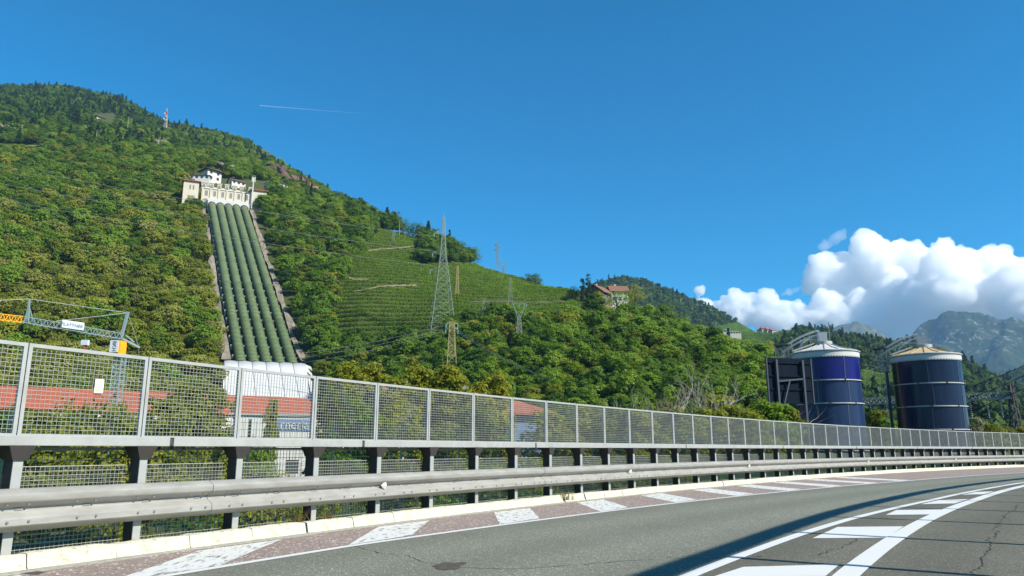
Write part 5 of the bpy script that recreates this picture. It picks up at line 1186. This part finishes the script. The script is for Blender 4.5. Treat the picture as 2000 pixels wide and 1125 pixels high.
# ================================================================== NEAR TREES AND SHRUBS beyond the parapet
def shrub_mesh(nm, rx, rz, m, seed, n_cl=46, per=115, leaf=.115, shape='round'):
    return crown(nm, rx, rz, rz * .95, n_cl, per, leaf, M[m], seed, cr=.36, flat=.25, shape=shape)
SH = {'olive': [shrub_mesh('foliage_olive', 1.6, 1.4, 'leaf_shrub', 40 + i) for i in range(3)], 'yellow': [shrub_mesh('foliage_yellow', 1.7, 1.7, 'leaf_yellow', 50 + i, 56, 150, .115) for i in range(3)],
      'green': [shrub_mesh('foliage_green', 1.6, 1.5, 'leaf_green', 60 + i) for i in range(2)], 'pale': [shrub_mesh('foliage_pale', 1.5, 1.1, 'leaf_pale', 70, 40, 100, .11)],
      'dark': [shrub_mesh('foliage_dark', 1.7, 1.5, 'leaf_dark', 75)]}
TALL = {k: [shrub_mesh('foliage_tall_' + k, 1.05, 2.3, m_, 90 + i + 7 * j, 64, 120, .115) for i in range(2)] for j, (k, m_) in enumerate((('olive', 'leaf_shrub'), ('yellow', 'leaf_yellow'), ('green', 'leaf_green'), ('dark', 'leaf_dark'), ('pale', 'leaf_pale')))}
TW = {}
def pick(k, w_, h, rr):                 # w_ = half width, h = height: choose the mesh whose proportions fit
    ml = rr.choice(TALL[k] if h / w_ > 2.9 else SH[k])
    if ml.name not in TW:
        co = np.empty(len(ml.vertices) * 3); ml.vertices.foreach_get('co', co); co = co.reshape(-1, 3); TW[ml.name] = (np.percentile(np.abs(co[:, :2]), 97), co[:, 2].max())
    return ml, w_ / TW[ml.name][0], h / TW[ml.name][1]
stems = [trunk('stems%d' % i, 2.0, .06, 80 + i, 6, 1.0) for i in range(2)]
def shrub(u, vtop, r, wpx, kind_, label, group=None, name='shrub', zb=-3.2, cat='shrub'):
    top = at(u, vtop, r); hgt = top.z - zb; w_ = wpx * mpp(u, vtop, r) / 2
    e = tag(empty(name, (top.x, top.y, zb), random.uniform(0, 6.28)), label, cat, group); ml, sx_, sz_ = pick(kind_, w_, hgt, random)
    link('foliage', ml, e, scale=(sx_, sx_, sz_)); link('stem', random.choice(stems), e, scale=(w_ / 1.6, w_ / 1.6, hgt / 3.2)); return e
# yellowing poplar-like trees above the fence line
for (u, v, r, wpx, lab) in ((678, 712, 70, 66, 'yellow green tree at the wood edge next to the white pipe cover'), (724, 716, 72, 74, 'golden yellow tree between the pipe cover and the yellow pylon'), (772, 744, 66, 70, 'dull olive yellow tree behind the parapet, below the tall pylon'), (826, 716, 74, 82, 'broad yellow green tree at the foot of the tall pylon'), (884, 722, 74, 80, 'yellow green tree hiding the foot of the yellow pylon'), (934, 752, 66, 64, 'low olive yellow tree behind the terracotta roofs'), (962, 732, 70, 66, 'bright yellow tree above the blue walled house')):
    shrub(u, v - 10, r, wpx * 1.25, 'yellow', lab, name='yellow_tree', cat='tree')
# shrubs through the fence
Lst = [(20, 790, 34, 150, 'dark'), (95, 798, 30, 170, 'olive'), (175, 772, 38, 230, 'olive'), (250, 812, 26, 150, 'yellow'), (330, 776, 40, 150, 'olive'), (395, 748, 48, 130, 'olive'), (448, 826, 28, 90, 'yellow'), (505, 848, 30, 70, 'green'), (532, 776, 45, 30, 'olive'), (668, 758, 44, 110, 'olive'), (700, 770, 40, 130, 'green'), (748, 816, 36, 70, 'olive'), (800, 826, 36, 90, 'yellow'), (872, 824, 36, 90, 'olive'), (940, 792, 40, 110, 'olive'), (985, 842, 36, 60, 'yellow'), (1080, 796, 44, 110, 'yellow'), (1140, 788, 48, 130, 'yellow'), (1200, 796, 46, 110, 'olive'), (1255, 802, 46, 100, 'yellow'), (1310, 800, 50, 100, 'olive'), (1370, 796, 52, 110, 'olive'), (1440, 790, 56, 110, 'olive'), (1505, 776, 60, 90, 'green'), (1535, 795, 60, 70, 'olive'), (1470, 806, 52, 90, 'yellow'), (1712, 800, 95, 60, 'olive'), (1906, 814, 92, 50, 'pale'), (1935, 826, 90, 60, 'yellow'), (1965, 832, 92, 60, 'olive'), (1995, 828, 96, 60, 'yellow'), (2030, 830, 96, 70, 'olive'), (1735, 812, 93, 46, 'green')]
LK = {'olive': 'olive green shrub', 'yellow': 'yellowing shrub', 'green': 'fresh green shrub', 'pale': 'pale cream flowered shrub', 'dark': 'dark green shrub'}
for (u, v, r, wpx, k) in Lst:
    wh = 'in front of the tiled power station hall' if u < 620 else 'in front of the terracotta roofed houses' if u < 1040 else 'at the foot of the wooded slope behind the parapet' if u < 1560 else 'beyond the navy tank'
    shrub(u, v, r, wpx, k, LK[k] + ' ' + wh, LK[k] + 's ' + wh)
# low growth close behind the parapet
rs = random.Random(31); kk = 0
for row, (nn, h0, h1, zb) in enumerate(((-3.0, 1.1, 1.9, -1.6), (-5.2, 2.0, 3.4, -2.4), (-8.0, 2.8, 4.4, -3.2))):
    s = -9.0
    while s < 76:
        w_ = rs.uniform(1.7, 3.0) * (1 if row == 0 else 1.25); s += w_ * rs.uniform(.55, 1.0)
        if rs.random() < (.20 if s < 25 else .10): continue
        if row > 0 and s > 20: w_ *= 1.2
        if row > 0 and 3.0 < s < 6.6 and rs.random() < .75: continue
        k = rs.choice(['olive', 'olive', 'green', 'yellow', 'dark', 'green'] if row == 2 else ['olive', 'green', 'dark', 'olive', 'dark'] if row else ['green', 'dark', 'dark']); p = cv(s, nn + rs.uniform(-.7, .7), zb - .1); h = rs.uniform(h0, h1)
        wh = ['close behind the parapet posts', 'on the embankment behind the parapet', 'along the green wire fence below the parapet'][row]
        e = tag(empty('shrub', p, rs.uniform(0, 6.28)), LK[k] + ' ' + wh, 'shrub', LK[k] + 's ' + wh); ml, sx_, sz_ = pick(k, w_ * .62, h, rs)
        link('foliage', ml, e, scale=(sx_, sx_, sz_)); link('stem', rs.choice(stems), e, scale=(w_ / 3.2, w_ / 3.2, h / 3.2))
# bare dead trees
def bare(u, v, r, h, seed, label):
    p = at(u, v, r); p.z = -3.2; hh = at(u, v, r).z + 3.2; rr = random.Random(seed); e = tag(empty('dead_tree', p), label, 'tree')
    def branch(b, p, d, ln, rad, dep):
        pts = [p]; q = p
        for k in range(4): d = (d + Vector((rr.uniform(-.28, .28), rr.uniform(-.28, .28), rr.uniform(-.12, .18)))).normalized(); q = q + d * ln / 4; pts.append(q)
        b.tube(pts, [rad * (1 - .16 * k) for k in range(5)], 5 if dep < 2 else 4, False)
        if dep < 4:
            for k in range(3 if dep < 2 else 2 + (dep == 2)):
                nd = (d + Vector((rr.uniform(-.9, .9), rr.uniform(-.9, .9), rr.uniform(-.2, .5)))).normalized(); branch(b, pts[rr.choice((2, 3, 4))], nd, ln * rr.uniform(.5, .75), rad * .5, dep + 1)
    b = MB(); branch(b, Vector((0, 0, -.3)), Vector((0, 0, 1)), hh * .45, .16, 0); b.build('trunk', M['bark'], e)
    for k in range(6):
        b = MB(); branch(b, Vector((0, 0, hh * rr.uniform(.2, .5))), Vector((rr.uniform(-1, 1), rr.uniform(-1, 1), rr.uniform(.5, 1.2))).normalized(), hh * rr.uniform(.25, .42), .075, 1); b.build('limb', M['barkpale'], e)
bare(1322, 722, 62, 8, 1, 'pale grey bare dead tree at the foot of the slope with drooping limbs')
bare(1392, 738, 60, 8, 2, 'darker bare dead tree beside the pale drooping one')
bare(1284, 752, 58, 7, 3, 'low bare dead tree behind the yellowing shrubs')
bare(1438, 745, 64, 7, 4, 'thin bare dead tree nearest the billboard')
# cypresses, round trees, skyline trees
def single(u, vtop, vbase, r, wpx, mname, shape, label, seed, name):
    p = at(u, vbase, r); h = at(u, vtop, r).z - p.z; w_ = wpx * mpp(u, vbase, r) / 2; e = tag(empty(name, p), label, 'tree')
    lf = max(.28, r * .0013); link('crown', crown('crown', w_, h * .46, h * .52, 70 if shape != 'round' else 34, 40, lf * (.7 if shape == 'cypress' else 1), M[mname], seed, cr=.5 if shape != 'cypress' else .55, shape=shape), e); link('trunk', trunk('trunk', h * .7, max(.12, w_ * .1), seed, 0 if shape != 'round' else 4, w_ * .5), e)
single(1150, 534, 594, 310, 13, 'leaf_conifer', 'cypress', 'taller of the twin cypresses beside the farmhouse roof', 1, 'cypress'); single(1138, 544, 594, 308, 12, 'leaf_conifer', 'cypress', 'shorter of the twin cypresses beside the farmhouse roof', 2, 'cypress')
single(1120, 560, 596, 312, 26, 'leaf_dark', 'round', 'dark round tree next to the twin cypresses', 3, 'round_tree'); single(1206, 568, 612, 300, 46, 'leaf_green', 'round', 'round green tree in front of the farmhouse wing', 4, 'round_tree'); single(1240, 556, 606, 308, 44, 'leaf_olive', 'round', 'round olive green tree at the end of the farmhouse wing', 5, 'round_tree'); single(1167, 568, 592, 308, 20, 'leaf_olive', 'round', 'small olive tree between the cypresses and the farmhouse', 6, 'round_tree')
single(878, 448, 478, 415, 4.5, 'leaf_conifer', 'cypress', 'small lone cypress on the skyline beside the tallest pylon', 7, 'cypress'); single(1424, 640, 672, 420, 7, 'leaf_conifer', 'cypress', 'lone cypress in front of the modern white house', 8, 'cypress'); single(607, 358, 388, 420, 5, 'leaf_conifer', 'cypress', 'slim cypress in the wood below the red cliff', 9, 'cypress')
single(755, 404, 446, 415, 20, 'leaf_conifer', 'cone', 'dark spruce standing on the skyline above the vineyard', 10, 'spruce_tree'); single(836, 430, 466, 412, 15, 'leaf_conifer', 'cone', 'dark spruce on the skyline near the tallest pylon', 11, 'spruce_tree')
for k, (u, vt, vb, w_) in enumerate(((688, 390, 428, 34), (786, 427, 466, 40), (812, 435, 472, 36), (862, 454, 500, 38), (895, 470, 515, 42), (918, 484, 522, 38), (1042, 534, 566, 34))):
    single(u, vt, vb, 412 if u < 1000 else 372, w_, 'leaf_dark', 'round', ['round dark tree on the skyline right below the wooded ridge', 'round dark tree next to the skyline spruce', 'dark tree between the two skyline spruces', 'dark tree at the top of the clump beside the tallest pylon', 'largest tree of the dark clump above the vineyard', 'lowest tree of the dark clump above the vineyard', 'dark tree on the skyline where the vineyard ends'][k], 20 + k, 'skyline_tree')
single(1500, 664, 705, 230, 30, 'leaf_olive', 'round', 'round olive tree beside the billboard on the far slope', 30, 'round_tree')
# dry grass tufts at the kerb
def tuft(s, n, z, seed, label):
    rng = np.random.default_rng(seed); m = 46; b = MB()
    for i in range(m):
        a = rng.uniform(0, 6.28); l = rng.uniform(.12, .30); d = Vector((math.cos(a) * l * rng.uniform(.3, 1.1), math.sin(a) * l * rng.uniform(.3, 1.1), l)); o_ = Vector((rng.normal(0, .07), rng.normal(0, .03), 0)); sd_ = Vector((-math.sin(a), math.cos(a), 0)) * .006
        b.face(o_ - sd_, o_ + sd_, o_ + d * .6 + sd_ * .6, o_ + d)
    me = b.mesh('grass_tuft', M['drygrass']); o = link('grass_tuft', me, None, cv(s, n, z)); tag(o, label, 'grass')
tuft(4.75, .16, .12, 1, 'dry straw coloured grass tuft behind the kerb joint'); tuft(12.1, .5, .06, 2, 'small dry grass tuft at the kerb foot halfway along the hatching'); tuft(4.2, .13, .12, 3, 'thin dry grass tuft just before the kerb joint')

# ------------------------------------------------------------------ rock outcrops on the wooded ridge
def outcrop(poly, r, label, m, seed, depth=10):
    rr = random.Random(seed); us = [p[0] for p in poly]; vs = [p[1] for p in poly]; u0, u1, v0, v1 = min(us), max(us), min(vs), max(vs); nu, nv = 34, 22
    c = at((u0 + u1) / 2, v1, r); b = MB(); idx = {}
    for i in range(nu + 1):
        for j in range(nv + 1):
            u = u0 + (u1 - u0) * i / nu; v = v0 + (v1 - v0) * j / nv
            if not inpoly(u, v, poly): continue
            pr2 = at(u, v, r + depth * 1.2 * (1 - j / nv)); nz_ = mnoise.fractal(Vector((u * .09, v * .045, seed)), 1, 2, 5); q = pr2 * 1.0; d = Vector((-pr2.x, -pr2.y, 0)).normalized()
            q = pr2 + d * (nz_ * depth * .55 + rr.uniform(-.4, .4)); idx[(i, j)] = len(b.v); b.v.append(tuple(q - c))
    for (i, j) in list(idx):
        if all(k in idx for k in ((i + 1, j), (i, j + 1), (i + 1, j + 1))): b.f.append((idx[(i, j)], idx[(i, j + 1)], idx[(i + 1, j + 1)], idx[(i + 1, j)])); b.m.append(0)
    me = b.mesh('rock_outcrop', M[m]); o = link('rock_outcrop', me, None, c); tag(o, label, 'rock'); sd = o.modifiers.new('thick', 'SOLIDIFY'); sd.thickness = 5; sd.offset = -1
outcrop([(448, 292), (458, 280), (480, 290), (496, 294), (504, 303), (490, 305), (480, 308), (470, 300), (462, 296), (452, 300)], 780, 'small reddish rock face high on the wooded ridge', 'rock', 1)
outcrop([(516, 332), (528, 322), (548, 318), (556, 328), (566, 338), (582, 340), (596, 345), (606, 352), (604, 358), (588, 352), (574, 358), (558, 355), (545, 352), (530, 345), (520, 340)], 560, 'broad grey and red cliff on the ridge above the flat roofed house', 'rockdark', 2)
outcrop([(598, 356), (606, 356), (612, 366), (614, 374), (606, 372), (600, 364)], 520, 'small pale rock below the end of the broad cliff', 'rock', 3, 6)
outcrop([(418, 314), (432, 316), (448, 322), (460, 336), (463, 344), (455, 340), (446, 330), (430, 322)], 480, 'pale bare rock slope above the white villa', 'stone', 4, 2.5)
outcrop([(-40, 240), (0, 238), (18, 246), (32, 252), (20, 256), (-40, 258)], 600, 'pale rock patch on the slope at the end of the small vineyard', 'stone', 5, 6)
outcrop([(303, 274), (318, 272), (328, 280), (322, 286), (306, 282)], 600, 'small grey rock patch below the telecom mast', 'stone', 6, 6)

# ================================================================== CLOUDS, contrail, haze
def volmat(name, dens, col, an=0.0):
    m, n, o = newmat(name); v = n.nodes.new('ShaderNodeVolumePrincipled'); v.inputs['Density'].default_value = dens; v.inputs['Color'].default_value = (*col, 1); v.inputs['Anisotropy'].default_value = an
    n.links.new(v.outputs[0], o.inputs['Volume']); return m
M['cloud'] = volmat('cloud_vapour', .0085, (1, 1, 1), .0); M['wisp'] = volmat('thin_cloud_vapour', .0022, (1, 1, 1), .2)
def cloud(balls, r, label, m, vox, disp, seed):
    c0 = at(balls[0][0], balls[0][1], r); bm = bmesh.new(); rr = random.Random(seed)
    for (u, v, rad, dr) in balls:
        if v > 565: dr -= 650
        p = at(u, v + rad * .12, r + dr); k = mpp(u, v, r + dr); R = rad * k * .80
        mt = Matrix.Translation(p - c0) @ Matrix.Diagonal((R, R, R * .92, 1)); bmesh.ops.create_icosphere(bm, subdivisions=2, radius=1, matrix=mt)
        for q in range(9):
            a = rr.uniform(0, 6.28); el = rr.uniform(-.25, 1.35); d = Vector((math.cos(a) * math.cos(el), math.sin(a) * math.cos(el), math.sin(el))); r2 = R * rr.uniform(.22, .46)
            bmesh.ops.create_icosphere(bm, subdivisions=2, radius=1, matrix=Matrix.Translation(p - c0 + d * R * .88) @ Matrix.Diagonal((r2, r2, r2, 1)))
    me = bpy.data.meshes.new('cloud'); bm.to_mesh(me); bm.free(); me.materials.append(M[m]); o = link('cloud', me, None, c0); tag(o, label, 'cloud')
    rm = o.modifiers.new('merge', 'REMESH'); rm.mode = 'VOXEL'; rm.voxel_size = vox
    for (sc_, st) in disp:
        tx = bpy.data.textures.new('puff', 'CLOUDS'); tx.noise_scale = sc_; tx.noise_depth = 3; dm = o.modifiers.new('puff', 'DISPLACE'); dm.texture = tx; dm.texture_coords = 'LOCAL'; dm.strength = st; dm.mid_level = .45
    rm = o.modifiers.new('seal', 'REMESH'); rm.mode = 'VOXEL'; rm.voxel_size = vox * .8
    return o
RC = 13500
big = [(1760, 590, 95, 500), (1660, 560, 70, 200), (1710, 510, 52, 0), (1625, 540, 45, -100), (1740, 520, 60, 100), (1600, 528, 24, -150), (1690, 480, 26, 0), (1790, 560, 90, 200), (1850, 570, 90, 100), (1835, 520, 34, 0), (1836, 485, 20, 0), (1822, 540, 40, 0), (1930, 560, 90, 0), (1900, 520, 40, -100), (1940, 505, 32, -100), (1880, 515, 30, 0), (1990, 570, 80, 100), (2060, 570, 90, 300), (2140, 590, 90, 300), (1700, 620, 60, 300), (1620, 600, 40, 300), (1900, 620, 70, 400), (2240, 600, 90, 500), (1800, 640, 60, 300), (1990, 525, 22, 0)]
cloud(big, RC, 'large white cumulus cloud bank towering over the rocky mountain', 'cloud', 34, ((600, 260), (260, 300), (110, 190), (50, 100)), 1)
low = [(1435, 585, 24, 0), (1400, 610, 26, 100), (1440, 612, 34, 0), (1490, 610, 34, 0), (1530, 620, 34, 0), (1500, 590, 22, 0), (1465, 592, 20, 0), (1570, 622, 34, 100), (1600, 615, 26, 100), (1640, 625, 30, 0), (1366, 568, 14, 0), (1362, 582, 10, 0), (1376, 596, 18, 0), (1640, 606, 18, 0), (1555, 600, 18, 0)]
cloud(low, RC, 'low ragged white cloud behind the wooded hill and the saddle', 'cloud', 26, ((300, 150), (140, 190), (64, 120), (32, 60)), 2)
cloud([(1615, 478, 13, 0), (1630, 468, 12, 0), (1642, 458, 10, 0), (1650, 450, 5, 0), (1606, 484, 6, 0)], RC, 'small thin cloud wisp above the large cumulus bank', 'wisp', 26, ((160, 150), (60, 60)), 3)
cloud([(1540, 570, 10, 0), (1556, 566, 9, 0), (1690, 456, 6, 0), (1530, 575, 6, 0)], RC, 'faint cloud scraps between the low cloud and the large bank', 'wisp', 24, ((150, 110), (60, 55)), 4)
A, B = at(507, 206, 16000), at(710, 222, 16600); b = MB(); n = 24
M['trail'] = volmat('contrail_vapour', .012, (1, 1, 1), .2)
b.tube([A.lerp(B, i / n) - A for i in range(n + 1)], [14 - 10 * (i / n) for i in range(n + 1)], 8); tag(b.build('contrail', M['trail'], loc=A), 'thin white contrail in the clear blue sky', 'contrail')
M['haze'] = volmat('haze_air', 7.5e-5, (.36, .65, 1.0), .0)
b = MB(); b.box(-5700, 5700, -600, 5800, -4.6, 900); tag(b.build('haze', M['haze']), kind='stuff')
